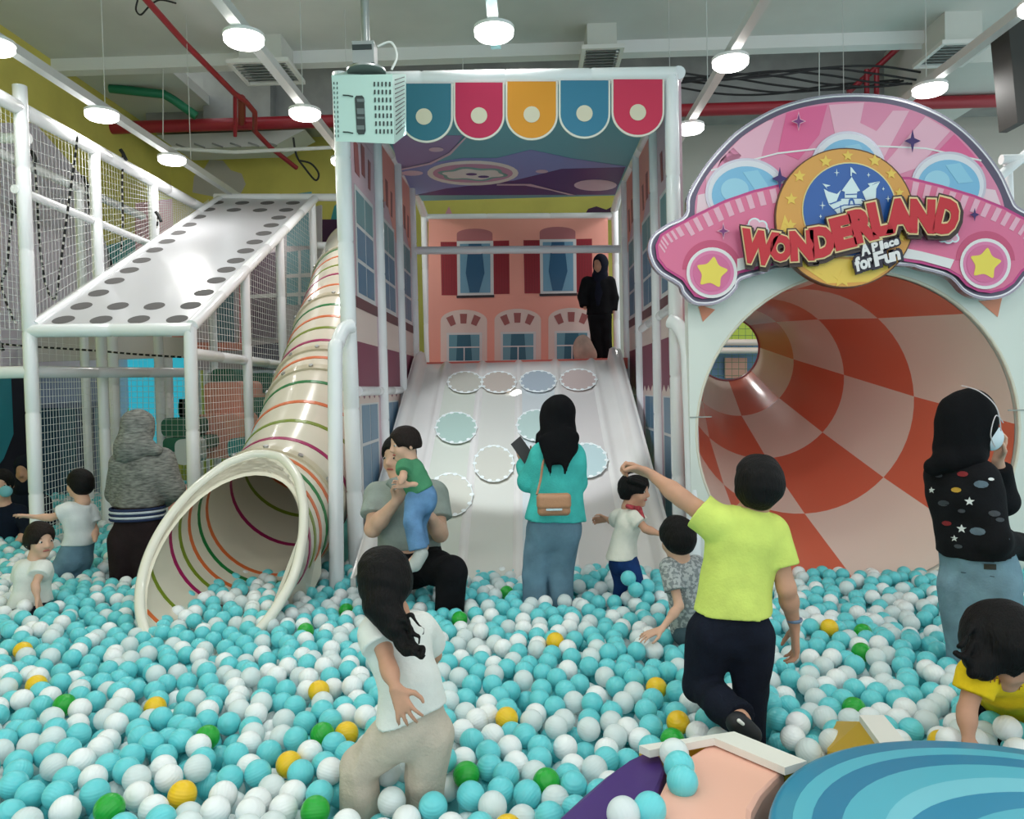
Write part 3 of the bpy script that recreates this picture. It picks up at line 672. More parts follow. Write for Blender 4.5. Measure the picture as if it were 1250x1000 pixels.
# ------------------------------------------------------------------ checkered tunnel slide
PNL = mat('panel_white', (222, 226, 218), rough=.3, coat=.3)
ORG = mat('tunnel_orange', (226, 116, 90), rough=.3, coat=.3); PAL = mat('tunnel_pale', (240, 220, 208), rough=.3, coat=.3)
YP = 4.4
tun = thing('tunnel_slide', 'wide orange and cream checkered tunnel slide in a white front panel', 'slide', (1.8, YP, .3))
cyl = [(YP, 1.818, 1.262, .885), (5.2, 1.795, 1.413, .745), (6.0, 1.794, 1.575, .61), (6.7, 1.80, 1.726, .46), (7.4, 1.877, 1.869, .30)]
# front panel with a round hole
NS = 64
hole = [(cyl[0][1] + .89*math.cos(2*math.pi*i/NS), cyl[0][2] + .89*math.sin(2*math.pi*i/NS)) for i in range(NS)]
pl, pr_, ptop, pbot = P(846, 600, YP).x - .02, P(1247, 500, YP).x, 2.35, .02
def outer(i):
    dx, dz = math.cos(2*math.pi*i/NS), math.sin(2*math.pi*i/NS); cx, cz_ = cyl[0][1], cyl[0][2]
    ts = []
    if dx > 1e-6: ts.append((pr_ - cx) / dx)
    if dx < -1e-6: ts.append((pl - cx) / dx)
    if dz > 1e-6: ts.append((ptop - cz_) / dz)
    if dz < -1e-6: ts.append((pbot - cz_) / dz)
    t = min(ts); return (cx + dx*t, cz_ + dz*t)
outp = [outer(i) for i in range(NS)]
cs = [(pl, ptop), (pr_, ptop), (pr_, pbot), (pl, pbot)]
for c in cs:
    j = min(range(NS), key=lambda i: (outp[i][0]-c[0])**2 + (outp[i][1]-c[1])**2); outp[j] = c
vs = [(x, YP - .04, z) for x, z in hole] + [(x, YP - .04, z) for x, z in outp] + [(x, YP + .05, z) for x, z in hole] + [(x, YP + .05, z) for x, z in outp]
fs = []
for i in range(NS):
    j = (i + 1) % NS
    fs += [(i, j, NS+j, NS+i), (2*NS+i, 3*NS+i, 3*NS+j, 2*NS+j), (i, 2*NS+i, 2*NS+j, j), (NS+i, NS+j, 3*NS+j, 3*NS+i)]
MB().add(vs, fs).build('front_panel', PNL, tun)
MB().tube([Vector((x, YP - .035, z)) for x, z in hole] + [Vector((hole[0][0], YP - .035, hole[0][1]))], .009, 8, cap=False).build('hole_rim', mat('rim_ivory', (222, 214, 196), rough=.3, coat=.3), tun, True)
MB().box((pl, YP - .046, 1.36), (pl + .12, YP - .038, 1.366)).box((pr_ - .1, YP - .046, 1.36), (pr_, YP - .038, 1.366)).build('panel_seam', mat('seam_grey', (150, 156, 152)), tun)
for pts in ([(852, 372), (873, 378), (858, 393)], [(1193, 366), (1224, 360), (1218, 387)]):
    MB().prism([P(x, y, YP - .044) for x, y in pts], (0, .003, 0)).build('pennant_print', mat('pennant_orange', (226, 142, 112)), tun)
# tunnel skin: one cell = one moulded facet of the print
SEG = 64; SUB = 8
rad_f = cyl
def ring_at(k, s):
    a, b = cyl[k], cyl[k+1]; return [a[i] + (b[i]-a[i])*s for i in range(4)]
for k in range(4):
    for c in range(8):
        m = ORG if (k + c) % 2 else PAL
        vs = []; fs = []
        for s in range(SUB + 1):
            y, cx, cz_, r = ring_at(k, s / SUB)
            for a in range(9):
                th = math.radians(1.5 + (c + a / 8) * 45); vs.append((cx + r*math.cos(th), y, cz_ + r*math.sin(th)))
        for s in range(SUB):
            for a in range(8): fs.append((s*9+a, s*9+a+1, (s+1)*9+a+1, (s+1)*9+a))
        link('checker_cell', vs, fs, m, tun, True)
vs = []; fs = []
allr = [ring_at(k, s / 2) for k in range(4) for s in range(2)] + [list(cyl[4])]
for y, cx, cz_, r in allr:
    for a in range(48): th = 2*math.pi*a/48; vs.append((cx + (r+.02)*math.cos(th), y, cz_ + (r+.02)*math.sin(th)))
for s in range(len(allr)-1):
    for a in range(48): b = (a+1) % 48; fs.append((s*48+a, (s+1)*48+a, (s+1)*48+b, s*48+b))
link('tunnel_shell', vs, fs, mat('shell_salmon', (200, 110, 88), rough=.4), tun, True)
y, cx, cz_, r = cyl[4]
MB().tube([(cx + r*math.cos(t), y, cz_ + r*math.sin(t)) for t in np.linspace(0, 2*math.pi, 41)], .012, 6, cap=False).build('end_ring', mat('ring_rose', (170, 90, 96), rough=.3), tun, True)
# what shows through the far hole
ut = thing('upper_play_deck', 'netted play deck seen through the small far end of the tunnel', 'play structure', (1.9, 8.3, 1.2))
MB().prism([P(860, 385, 8.6), P(935, 385, 8.6), P(935, 421, 8.6), P(860, 421, 8.6)], (0, .02, 0)).build('lime_panel', mat('lime_sheet', (196, 216, 84), rough=.6), ut)
MB().prism([P(860, 421, 8.6), P(935, 421, 8.6), P(935, 475, 8.6), P(860, 475, 8.6)], (0, .02, 0)).build('blue_panel', mat('blue_sheet', (104, 134, 164), rough=.6), ut)
MB().prism([P(885, 437, 8.55), P(912, 437, 8.55), P(912, 462, 8.55), P(885, 462, 8.55)], (0, .02, 0)).build('peach_panel', mat('peach_sheet', (216, 160, 140), rough=.6), ut)
for yy in (418, 428): MB().tube([P(855, yy, 8.4), P(935, yy, 8.4)], .035, 8).build('rail', PAL, ut, True)
for X_ in (1.85, 3.0): MB().tube([(X_, 8.62, 0), (X_, 8.62, 2.4)], .035, 10).build('post', PAL, ut, True)
net('net', [P(860, 385, 8.45), P(935, 385, 8.45), P(935, 475, 8.45), P(860, 475, 8.45)], mat('net_green', (90, 130, 90)), ut, .07, .003)

# ------------------------------------------------------------------ the sign
YS = 4.22
sg = thing('wonderland_sign', 'big pink car shaped WONDERLAND sign over the checkered tunnel', 'sign', P(1035, 250, YS))
def SG(pts, off=0): return [P(x, y, YS - off) for x, y in pts]
LAY = [0]
def lay(name, pts, m, par=None, lv=1):
    return MB().prism(SG(pts, .0022 * lv), (0, .002, 0)).build(name, m, par or sg)
ZA = zz(780, 0, 2.632)
dome = [(836, 262), (839, 240), (852, 215), (870, 190), (897, 162), (930, 140), (962, 126), (1000, 117), (1035, 114), (1070, 115), (1105, 121), (1140, 134), (1170, 152), (1198, 178), (1222, 210), (1236, 240), (1243, 252), (1262, 262), (1275, 275)]
sau_r = [(1282, 300), (1278, 318), (1255, 338), (1243, 352), (1228, 362), (1210, 366), (1192, 364), (1176, 356), (1166, 345), (1155, 337), (1125, 329), (1095, 324)]
sau_l = [(960, 326), (935, 333), (905, 342), (900, 352), (890, 363), (875, 371), (858, 373), (845, 370), (833, 358), (828, 348), (805, 334), (795, 320), (791, 302), (797, 286), (815, 273)]
outl = dome + sau_r + sau_l
CHR = mat('chrome_edge_print', (150, 146, 158), rough=.25, metal=.7)
def rnd(pts, n=4, closed=True):
    v = [Vector((x, y, 0)) for x, y in pts]; v = [v[-1]] + v + [v[0], v[1]] if closed else v
    q = smooth_path(v, n); return [(p.x, p.y) for p in (q[n:-n-1] if closed else q)]
outl = rnd(outl)
MB().prism(SG(outl), (0, .05, 0)).build('sign_board', CHR, sg)
def shrink(pts, k):
    pts = [Vector((x, y, 0)) for x, y in pts]; n = len(pts); out = []
    area = sum(pts[i].x*pts[(i+1) % n].y - pts[(i+1) % n].x*pts[i].y for i in range(n)); sgn = 1 if area > 0 else -1
    for i in range(n):
        t = (pts[(i+1) % n] - pts[i-1]).normalized(); out.append((pts[i].x - t.y*k*sgn, pts[i].y + t.x*k*sgn))
    return out
lay('edge_highlight', shrink(outl, 2.4), mat('chrome_light_print', (224, 222, 226), rough=.2, metal=.5), lv=1)
lay('edge_shade', shrink(outl, 4.2), mat('chrome_dark_print', (92, 84, 104), rough=.3, metal=.4), lv=2)
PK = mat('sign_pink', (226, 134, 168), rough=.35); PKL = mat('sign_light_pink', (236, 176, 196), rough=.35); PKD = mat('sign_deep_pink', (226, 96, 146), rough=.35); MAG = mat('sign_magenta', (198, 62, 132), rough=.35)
WS = mat('sign_white', (234, 228, 228), rough=.35)
din = [(848, 262), (850, 240), (862, 216), (880, 193), (906, 167), (936, 148), (966, 135), (1000, 127), (1035, 124), (1070, 125), (1102, 131), (1134, 143), (1162, 160), (1188, 185), (1210, 215), (1222, 238), (1228, 262)]
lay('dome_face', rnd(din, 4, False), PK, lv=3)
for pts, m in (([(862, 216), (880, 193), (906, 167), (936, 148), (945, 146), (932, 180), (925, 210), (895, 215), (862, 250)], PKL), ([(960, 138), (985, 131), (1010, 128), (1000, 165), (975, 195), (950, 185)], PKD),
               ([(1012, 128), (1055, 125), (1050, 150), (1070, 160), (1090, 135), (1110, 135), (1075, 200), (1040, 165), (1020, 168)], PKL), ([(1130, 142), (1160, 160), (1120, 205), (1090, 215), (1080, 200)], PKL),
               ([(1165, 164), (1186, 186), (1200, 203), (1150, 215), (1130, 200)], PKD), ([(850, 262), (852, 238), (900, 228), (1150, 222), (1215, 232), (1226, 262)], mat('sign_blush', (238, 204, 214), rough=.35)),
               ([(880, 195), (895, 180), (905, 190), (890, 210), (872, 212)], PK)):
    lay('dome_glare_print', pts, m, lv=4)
lay('dome_line_print', [(868, 207), (950, 186), (1040, 176), (1130, 180), (1198, 195), (1198, 197), (1130, 182), (1040, 178), (950, 188), (868, 209)], WS, lv=5)
for cx, cy, rx, ry in ((911, 236, 50, 43), (1035, 206, 46, 46), (1158, 226, 46, 41)):
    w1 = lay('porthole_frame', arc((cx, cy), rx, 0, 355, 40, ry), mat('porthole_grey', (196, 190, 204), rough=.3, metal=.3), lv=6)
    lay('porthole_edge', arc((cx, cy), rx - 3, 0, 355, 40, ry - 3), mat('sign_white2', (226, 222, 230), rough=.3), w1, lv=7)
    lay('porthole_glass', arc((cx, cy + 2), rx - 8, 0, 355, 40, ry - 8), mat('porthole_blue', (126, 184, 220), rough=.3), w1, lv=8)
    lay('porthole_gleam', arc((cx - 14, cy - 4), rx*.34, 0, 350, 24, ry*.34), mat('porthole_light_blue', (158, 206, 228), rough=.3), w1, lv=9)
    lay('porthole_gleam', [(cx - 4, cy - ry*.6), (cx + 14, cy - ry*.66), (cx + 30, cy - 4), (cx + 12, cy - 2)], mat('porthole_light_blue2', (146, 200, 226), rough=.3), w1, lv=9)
# saucer: arcs between an upper and a lower line
up = [(800, 300), (806, 286), (822, 276), (850, 261), (885, 244), (920, 232), (960, 223), (1040, 214), (1110, 216), (1150, 226), (1190, 238), (1225, 252), (1255, 268), (1272, 285)]
lo_ = [(1276, 302), (1270, 316), (1248, 332), (1238, 346), (1226, 354), (1210, 358), (1194, 356), (1180, 349), (1170, 338), (1156, 330), (1125, 322), (1090, 317), (965, 319), (935, 326), (902, 334), (894, 346), (884, 356), (872, 363), (858, 365), (848, 362), (840, 352), (833, 342), (812, 329), (802, 316)]
s0 = lay('saucer_border', up + lo_, MAG, lv=10)
lay('saucer_face', shrink(up + lo_, 3), mat('saucer_pink', (226, 112, 150), rough=.35), s0, lv=11)
upi = shrink(up + lo_, 4)[:len(up)]
def upl(t):
    f = t * (len(upi) - 1); i = min(int(f), len(upi) - 2); a, b = upi[i], upi[i+1]; u = f - i; return Vector((a[0] + (b[0]-a[0])*u, a[1] + (b[1]-a[1])*u, 0))
for k in range(34):
    t = k / 34 + .008; a = upl(t); b = upl(t + .0145); nn = Vector(((a-b).y*-1, (a-b).x, 0)).normalized(); nn = nn if nn.y > 0 else -nn
    ln = 17 if a.x > 830 else 12
    c = Vector((1035, 620, 0)); da = (c - a).normalized()*ln; db = (c - b).normalized()*ln
    lay('stripe_print', [tuple(a)[:2], tuple(b)[:2], tuple(b + db)[:2], tuple(a + da)[:2]], PKL, s0, lv=12)
lay('belt_print', [(900, 316), (935, 309), (965, 303), (1090, 300), (1125, 307), (1165, 317), (1160, 328), (1125, 318), (1090, 313), (965, 315), (935, 322), (900, 331)], WS, s0, lv=13)
STY = mat('star_yellow', (240, 214, 84), rough=.35)
for cx, cy, r in ((869, 333, 31), (1203, 322, 31)):
    lay('lamp_shadow_print', arc((cx, cy - 4), r + 5, 0, 180, 20), mat('saucer_rose', (206, 84, 122)), s0, lv=12)
    h = lay('star_lamp', arc((cx, cy), r, 0, 350, 36), WS, lv=14); lay('lamp_ring', arc((cx, cy), r - 4, 0, 350, 36), mat('lamp_pink', (226, 128, 172)), h, lv=15); lay('lamp_disc', arc((cx, cy), r - 8, 0, 350, 36), mat('lamp_rose', (218, 110, 156)), h, lv=16)
    st = [(cx + (21 if i % 2 == 0 else 12)*math.sin(math.radians(36*i + 8)), cy - (21 if i % 2 == 0 else 12)*math.cos(math.radians(36*i + 8))) for i in range(10)]
    sp = []
    for i in range(10):
        p, q, r3 = Vector((*st[i-1], 0)), Vector((*st[i], 0)), Vector((*st[(i+1) % 10], 0))
        sp += [tuple(q.lerp(p, .22))[:2], tuple(q.lerp((p + r3)/2, .12))[:2], tuple(q.lerp(r3, .22))[:2]]
    lay('star', sp, STY, h, lv=17)
def sparkle(cx, cy, a, b, m, nm='sparkle_print', lv=18, par=None):
    lay(nm, [(cx, cy - b), (cx + a*.22, cy - b*.25), (cx + a, cy), (cx + a*.22, cy + b*.25), (cx, cy + b), (cx - a*.22, cy + b*.25), (cx - a, cy), (cx - a*.22, cy - b*.25)], m, par, lv)
NAV = mat('sparkle_navy', (62, 38, 104)); VIO = mat('sparkle_violet', (128, 52, 120))
for a in ((975, 148, 7, 9, VIO), (1114, 172, 10, 14, NAV), (952, 218, 10, 14, NAV), (883, 282, 6, 8, VIO), (1190, 262, 6, 8, NAV)):
    if a[4] is VIO: sparkle(a[0], a[1], a[2] + 2, a[3] + 3, PKL, lv=17)
    sparkle(*a)
# medallion
GOLD = mat('medal_gold', (224, 158, 74), rough=.35); GY = mat('medal_yellow', (238, 198, 84), rough=.35); BLU = mat('medal_blue', (38, 92, 168), rough=.35); OUT = mat('outline_brown', (98, 62, 40))
MED = (1031.5, 266)
def lay2(nm, pts, m, par, lv, y0=.03): return MB().prism([P(x, y, YS - .045 - .0018*lv) for x, y in pts], (0, .0016 if lv else .045, 0)).build(nm, m, par)
md = lay2('medallion', arc(MED, 85.5, 0, 355, 60), OUT, sg, 0)
lay2('gold_ring', arc(MED, 84, 0, 355, 60), GOLD, md, 1)
lay2('yellow_glow_print', [(950, 290), (975, 322), (1010, 346), (1060, 344), (1090, 325), (1060, 318), (1010, 315), (970, 290), (958, 262)], GY, md, 2)
lay2('blue_disc_edge', arc((1037, 256), 58, 0, 355, 48), mat('disc_edge', (232, 214, 150)), md, 3)
lay2('blue_disc', arc((1037, 256), 56.5, 0, 355, 48), BLU, md, 4)
for cx, cy, r in ((1008, 197, 8), (1035, 190, 7), (1068, 196, 8), (1088, 212, 7), (976, 215, 8), (966, 243, 8), (965, 275, 8), (976, 305, 10), (998, 328, 9), (1028, 340, 12), (1098, 235, 6), (1100, 290, 6), (1075, 325, 7)):
    lay2('gold_star_print', [(cx + (r if i % 2 == 0 else r*.45)*math.sin(math.radians(36*i)), cy - (r if i % 2 == 0 else r*.45)*math.cos(math.radians(36*i))) for i in range(10)], GY, md, 3)
    0 and lay2('star_line_print', [(cx - r, cy - 1), (cx - r*.3, cy - 2), (cx, cy - 5*r/8 - 2), (cx + r*.3, cy - 2), (cx + r, cy - 3), (cx + r*.35, cy + 0), (cx, cy - 3), (cx - r*.35, cy + 0)], OUT, md, 5)
CW = mat('castle_white', (224, 236, 240))
ZB = zz(1000, 100, 3.448)
def cas(pts, m=CW, lv=6, nm='castle_print'): return lay2(nm, [ZB(*q) for q in pts], m, md, lv)
cas([(95, 458), (137, 400), (172, 458), (160, 462), (158, 488), (108, 488), (108, 462)]); cas([(20, 450), (40, 462), (75, 472), (92, 455), (72, 505), (40, 512), (28, 480)]); cas([(182, 462), (212, 440), (256, 420), (240, 450), (238, 492), (198, 500)])
cas([(40, 515), (72, 505), (95, 492), (176, 492), (198, 500), (228, 515), (205, 530), (200, 540), (120, 555), (85, 566), (70, 545)])
for pts in ([(132, 395), (132, 358), (138, 362), (158, 388), (138, 380), (137, 398)], [(14, 428), (48, 436), (30, 442), (34, 450)], [(204, 428), (256, 418), (236, 426), (214, 440)]): cas(pts, nm='flag_print')
for pts in ([(112, 472), (160, 470), (160, 474), (112, 476)], [(45, 512), (92, 495), (93, 499), (47, 517)], [(178, 496), (222, 512), (221, 516), (178, 500)], [(60, 535), (105, 516), (170, 514), (206, 528), (205, 532), (170, 518), (106, 520), (62, 539)], [(122, 520), (126, 495), (136, 488), (146, 495), (152, 518), (146, 520), (140, 500), (132, 500), (128, 521)], [(88, 520), (92, 560), (96, 560), (92, 519)], [(180, 518), (178, 540), (182, 540), (184, 519)]): cas(pts, BLU, 7)
for x, y, s_ in ((74, 382, 16), (208, 392, 10), (14, 520, 18), (290, 492, 14), (6, 566, 8), (235, 455, 8), (270, 450, 8)):
    X_, Y_ = ZB(x, y); lay2('twinkle_print', [(X_, Y_ - s_*.3), (X_ + .6, Y_ - .6), (X_ + s_*.22, Y_), (X_ + .6, Y_ + .6), (X_, Y_ + s_*.3), (X_ - .6, Y_ + .6), (X_ - s_*.22, Y_), (X_ - .6, Y_ - .6)], CW, md, 6)
# small pink clouds behind the letters
for cx, cy, s_ in ((923, 277, 1.0), (1158, 287, .8)):
    for k, (dx, dy, r) in enumerate(((-9, 4, 6), (-2, -3, 7), (7, -1, 6), (10, 5, 5), (0, 5, 7))):
        lay2('small_cloud_print', arc((cx + dx*s_, cy + dy*s_), r*s_ + 1.2, 0, 350, 18), CW, sg, 1 + k * .1)
        lay2('small_cloud_print', arc((cx + dx*s_, cy + dy*s_), r*s_ - .8, 0, 350, 18), PKL, sg, 2 + k * .1)
# letters
def text_mesh(ch, grow, ext, shear=0.0):
    cu = bpy.data.curves.new('letter', 'FONT'); cu.body = ch; cu.size = 1; cu.offset = grow; cu.extrude = ext; cu.align_x = 'CENTER'; cu.resolution_u = 3; cu.shear = shear
    o = bpy.data.objects.new('letter_source', cu); COL.objects.link(o); dg = bpy.context.evaluated_depsgraph_get(); dg.update()
    me = o.evaluated_get(dg).to_mesh(); vs = [v.co.copy() for v in me.vertices]; fs = [tuple(p.vertices) for p in me.polygons]
    o.evaluated_get(dg).to_mesh_clear(); bpy.data.objects.remove(o); bpy.data.curves.remove(cu); return vs, fs
def letter(ch, cx, cy, wpx, hpx, ang, depth, m, name, par, grow=0.0, thick=.004, shear=0.0, k=1.0, gro_px=0.0, slant=0.0):
    v0, _ = text_mesh(ch, 0.018, .0); vs, fs = text_mesh(ch, 0.018 + grow, .5, shear)
    xs_ = [v.x for v in v0]; ys_ = [v.y for v in v0]; x0, x1, y0, y1 = min(xs_), max(xs_), min(ys_), max(ys_)
    c_, s_ = math.cos(math.radians(ang)), math.sin(math.radians(ang)); out = []
    for v in vs:
        u = (v.x - (x0+x1)/2) / (x1-x0) * wpx; q = -(v.y - (y0+y1)/2) / (y1-y0) * hpx; u += slant * -q
        X_ = cx + u*c_ - q*s_; Y_ = cy + u*s_ + q*c_
        out.append(P(X_, Y_, YS - depth) + Vector((0, -v.z * thick, 0)))
    return MB().add(out, fs).build(name, m, par, fix=True)
LT = [('W', 926, 302, 40, 36, 8), ('O', 953, 303, 23, 28, 2), ('N', 979, 300, 25, 32, -3), ('D', 1004, 295, 24, 33, -10), ('E', 1029, 284, 21, 35, -14), ('R', 1053, 275, 24, 36, -14), ('L', 1074, 267, 20, 37, -12), ('A', 1098, 263, 30, 36, -6), ('N', 1126, 264, 26, 36, 2), ('D', 1156, 265, 24, 38, 14)]
dk = mat('letter_shadow', (58, 40, 34), rough=.4); cream = mat('letter_cream', (232, 204, 150), rough=.4)
LR = mat('letter_red', (200, 28, 44), rough=.4)
for ch, x, y, w_, h_, an in LT:
    lt = letter(ch, x + .8, y + 3, w_, h_, an, .072, dk, 'letter', sg, grow=.15, thick=.022); lt['label'] = 'red letter %s with cream outline and dark shadow' % ch
    letter(ch, x, y, w_, h_, an, .086, dk, 'letter_edge', lt, grow=.135, thick=.006)
    letter(ch, x, y, w_, h_, an, .092, cream, 'letter_outline', lt, grow=.10, thick=.004)
    letter(ch, x, y, w_, h_, an, .097, LR, 'letter_face', lt, grow=.058, thick=.004)
for word, x0, y0, sz, gap in (('A', 1056, 306, 13, 0), ('Place', 1068, 303, 9, 6.0), ('for', 1047, 325, 14, 7.5), ('Fun', 1073, 318, 14, 9.5)):
    wd = thing_w = None
    for i, ch in enumerate(word):
        up_ = ch.isupper() or ch in 'lf'; h_ = sz * (1.15 if up_ else .75); w_ = {'l': 3, 'f': 6, 'r': 5}.get(ch, sz*.62 if not up_ else sz*.8)
        cx = x0 + i * gap * (1.0 if i < 2 else 1.0) + (2 if i and word[0].isupper() else 0); cy = y0 - i * gap * .32 - (h_/2 - sz*.4)
        l_ = letter(ch, cx, cy, w_, h_, -17, .080, mat('script_dark', (44, 36, 52)), 'letter', sg, grow=.17, thick=.012, slant=.12)
        l_['label'] = 'small white script letter %s with dark outline' % ch
        letter(ch, cx, cy, w_, h_, -17, .088, WS, 'letter_face', l_, grow=.03, thick=.004, slant=.12)

# mascot end and frame behind the sign at the right edge
t = thing('frame_behind_sign', 'white pipe frame showing behind the right end of the pink sign', 'play structure', P(1230, 210, 5.6))
pad_pole('rail', [P(1190, 240, 5.6), P(1275, 170, 5.6)], t, .035); pad_pole('rail', [P(1222, 195, 5.6), P(1280, 193, 5.6)], t, .035); pad_pole('post', [P(1230, 190, 5.7), P(1234, 300, 5.7)], t, .03)

# ------------------------------------------------------------------ tube slide
TB = mat('tube_ivory', (224, 216, 198), rough=.22, coat=.5, var=.02, vscale=3)
tb = thing('tube_slide', 'ivory tube slide with thin coloured hoops opening onto the balls', 'slide', (-1.55, 4.2, .3))
path = smooth_path([(-1.53, 3.35, .73), (-1.56, 4.0, .76), (-1.53, 4.55, .85), (-1.50, 4.95, 1.0), (-1.52, 5.6, 1.38), (-1.60, 6.6, 2.0), (-1.72, 7.6, 2.54), (-1.84, 8.6, 3.04)], 10)
NT = 40
def rings_(path, r, cut=None):
    vs = []; m_ = len(path)
    for i, p in enumerate(path):
        t = (path[min(i+1, m_-1)] - path[max(i-1, 0)]).normalized(); a = Vector((1, 0, 0)); a = (a - t*a.dot(t)).normalized(); b = t.cross(a)
        b = b if b.z > 0 else -b
        for k in range(NT): th = 2*math.pi*k/NT; vs.append(p + (a*math.cos(th) + b*math.sin(th))*r)
    return vs
def tfaces(n, off=0, flip=False):
    f = []
    for i in range(n-1):
        for k in range(NT):
            k2 = (k+1) % NT; q = (off+i*NT+k, off+i*NT+k2, off+(i+1)*NT+k2, off+(i+1)*NT+k); f.append(q[::-1] if flip else q)
    return f
R_O = .385
cutY = lambda z: 3.42 + max(0, (z - .35)) / .80 * .92        # the mouth is cut back towards its top
def clampcut(vs):
    out = []
    for v in vs:
        c = cutY(v.z)
        out.append(Vector((v.x, max(v.y, c), v.z)) if v.y < 4.6 else v)
    return out
vo = clampcut(rings_(path, R_O)); vi = clampcut(rings_(path, R_O - .018))
mo = MB().add(vo, tfaces(len(path))).add(vi, tfaces(len(path), 0, True)).build('tube_wall', TB, tb, True, fix=False)
# rolled lip following the cut
lip = []
for k in range(NT):
    col = [vo[i*NT+k] for i in range(len(path))]
    j = max([0] + [i for i in range(len(path)) if abs(col[i].y - cutY(col[i].z)) < 1e-4 and col[i].y < 4.6]); lip.append(col[j])
lip = [lip[(k + 30) % NT] for k in range(NT)]
MB().tube(smooth_path(lip + [lip[0]], 3), .026, 10, cap=False).build('rolled_lip', mat('lip_ivory', (232, 228, 214), rough=.2, coat=.5), tb, True)
hoopc = [(122, 140, 40), (216, 110, 60), (30, 120, 60), (160, 30, 90)]
hs = []
acc = 0
for i in range(1, len(path)):
    acc += (path[i] - path[i-1]).length
    hs.append(acc)
def at_len(L):
    a = 0
    for i in range(1, len(path)):
        d = (path[i] - path[i-1]).length
        if a + d >= L: return path[i-1].lerp(path[i], (L - a)/d), (path[i] - path[i-1]).normalized()
        a += d
    return path[-1], (path[-1] - path[-2]).normalized()
HL = [(.30, 1), (.50, 0), (.72, 3), (.82, 0), (.92, 1), (1.03, 2), (1.13, 1), (1.45, 3), (1.72, 0), (1.97, 1), (2.23, 2), (2.57, 1), (2.83, 3), (3.03, 0), (3.22, 1), (3.43, 2), (3.84, 1), (4.10, 3), (4.34, 0), (4.6, 1), (4.85, 2)]
for L, ci in HL:
    if L > hs[-1] - .1: break
    p, t = at_len(L); a = Vector((1, 0, 0)); a = (a - t*a.dot(t)).normalized(); b = t.cross(a); b = b if b.z > 0 else -b
    ths = [th for th in np.linspace(math.pi*.5, math.pi*2.5, 73) if L > 1.2 or (lambda q: q.y > cutY(q.z) + .01)(p + (a*math.cos(th) + b*math.sin(th))*(R_O-.009))]
    pts = [p + (a*math.cos(th) + b*math.sin(th))*(R_O - .009) for th in ths]
    if len(pts) < 5: continue
    mb = MB(); vs = []; fs = []; hw = .015
    for q in pts:
        rd = (q - p).normalized(); vs += [q + rd*.0125 - t*hw, q + rd*.0125 + t*hw, q - rd*.0115 + t*hw, q - rd*.0115 - t*hw]
    for j in range(len(pts)-1):
        for k in range(4): fs.append((j*4+k, j*4+(k+1) % 4, (j+1)*4+(k+1) % 4, (j+1)*4+k))
    o = mb.add(vs, fs).build('coloured_hoop', mat('hoop_%d' % ci, hoopc[ci], rough=.3), tb, False); o['label'] = ['olive', 'orange', 'green', 'magenta'][ci] + ' hoop'
for Lf in (1.22, 2.42, 2.70, 3.62, 4.9):
    p, t = at_len(Lf); a = Vector((1, 0, 0)); a = (a - t*a.dot(t)).normalized(); b = t.cross(a); mb = MB()
    mb.tube([p - t*.03, p - t*.028, p + t*.028, p + t*.03], R_O + .012, NT, cap=False, rr=[R_O, R_O + .016, R_O + .016, R_O]).build('joint_flange', mat('flange_ivory', (196, 186, 160), rough=.3, coat=.4), tb, True)
    for k in range(12):
        th = 2*math.pi*k/12; MB().disc(p + (a*math.cos(th) + b*math.sin(th))*(R_O + .013), .016, .012, (a*math.cos(th) + b*math.sin(th)), 10).build('bolt', METAL, tb, True)
MB().prism([P(366, 650, 4.0), P(387, 648, 4.3), P(388, 700, 4.3), P(370, 740, 4.2), P(330, 745, 3.95)], (.02, .0, 0)).build('foot_fairing', TB, tb)
for Y_ in (5.6, 7.2): 
    p, t = at_len(2.4 if Y_ < 6 else 4.1); pad_pole('support_post', [(p.x, p.y, p.z - R_O), (p.x, p.y, 0)], tb, .04)
# ------------------------------------------------------------------ climbing frame on the left
YL = 5.2
XA, XB = P(38, 500, YL).x, P(235, 500, YL).x
cf = thing('climbing_frame', 'white padded climbing frame with rope netting and perforated ramp by the yellow wall', 'play structure', ((XA+XB)/2, YL, 0))
NETM = mat('net_white', (232, 234, 232), rough=.8)
def lp(name, pts, r=.042): return pad_pole(name, pts, cf, r)
ZT = 3.5; zr = P(130, 402, YL).z
lp('post', [P(48, 700, YL), P(24, 105, YL)], .046); lp('post', [P(238, 650, YL), P(232, 400, YL)], .043)
lp('ramp_front_rail', [P(38, 404, YL), P(236, 402, YL)], .045)
lp('top_rail', [(XA, 2.6, ZT), (XA, 8.4, ZT)], .05)
for y in (6.1, 7.05, 8.3): lp('post', [(XA, y, .2), (XA, y, ZT)], .042)
XC = -4.15
lp('far_rail', [(XC, 3.6, 3.5), (XC, 8.4, 3.5)], .04); lp('far_rail', [(XA - .02, 5.15, 2.95), (XA - .02, 7.2, 2.92)], .03)
for y in (5.25, 7.2): lp('post', [(XC, y, .2), (XC, y, 3.5)], .04)
lp('tie_rail', [(XA, 5.3, 3.33), (XC, 5.3, 3.36)], .035)
R0 = (XB - .0); RB = P(383, 242, 8.37)
lp('ramp_side_rail', [P(234, 398, YL), P(384, 243, 8.3)], .042); lp('ramp_side_rail', [P(42, 398, YL), P(268, 243, 8.3)], .038); lp('ramp_top_rail', [P(262, 241, 8.35), P(425, 241, 8.35)], .04)
a, b = P(234, 400, YL), P(384, 243, 8.3)
for x, y in ((302, 6.2), (346, 7.1), (384, 8.2)):
    t_ = (y - YL) / (8.3 - YL); q = a.lerp(b, t_); lp('post', [(q.x, y, .2), (q.x, y, q.z)], .038)
zm = P(130, 452, YL).z
lp('middle_rail', [(XA - 1.4, YL, zm), (XA, YL, zm)], .042); lp('middle_rail', [(XA, YL + .05, zm), (XA + .35, 6.9, zm + .02)], .042)
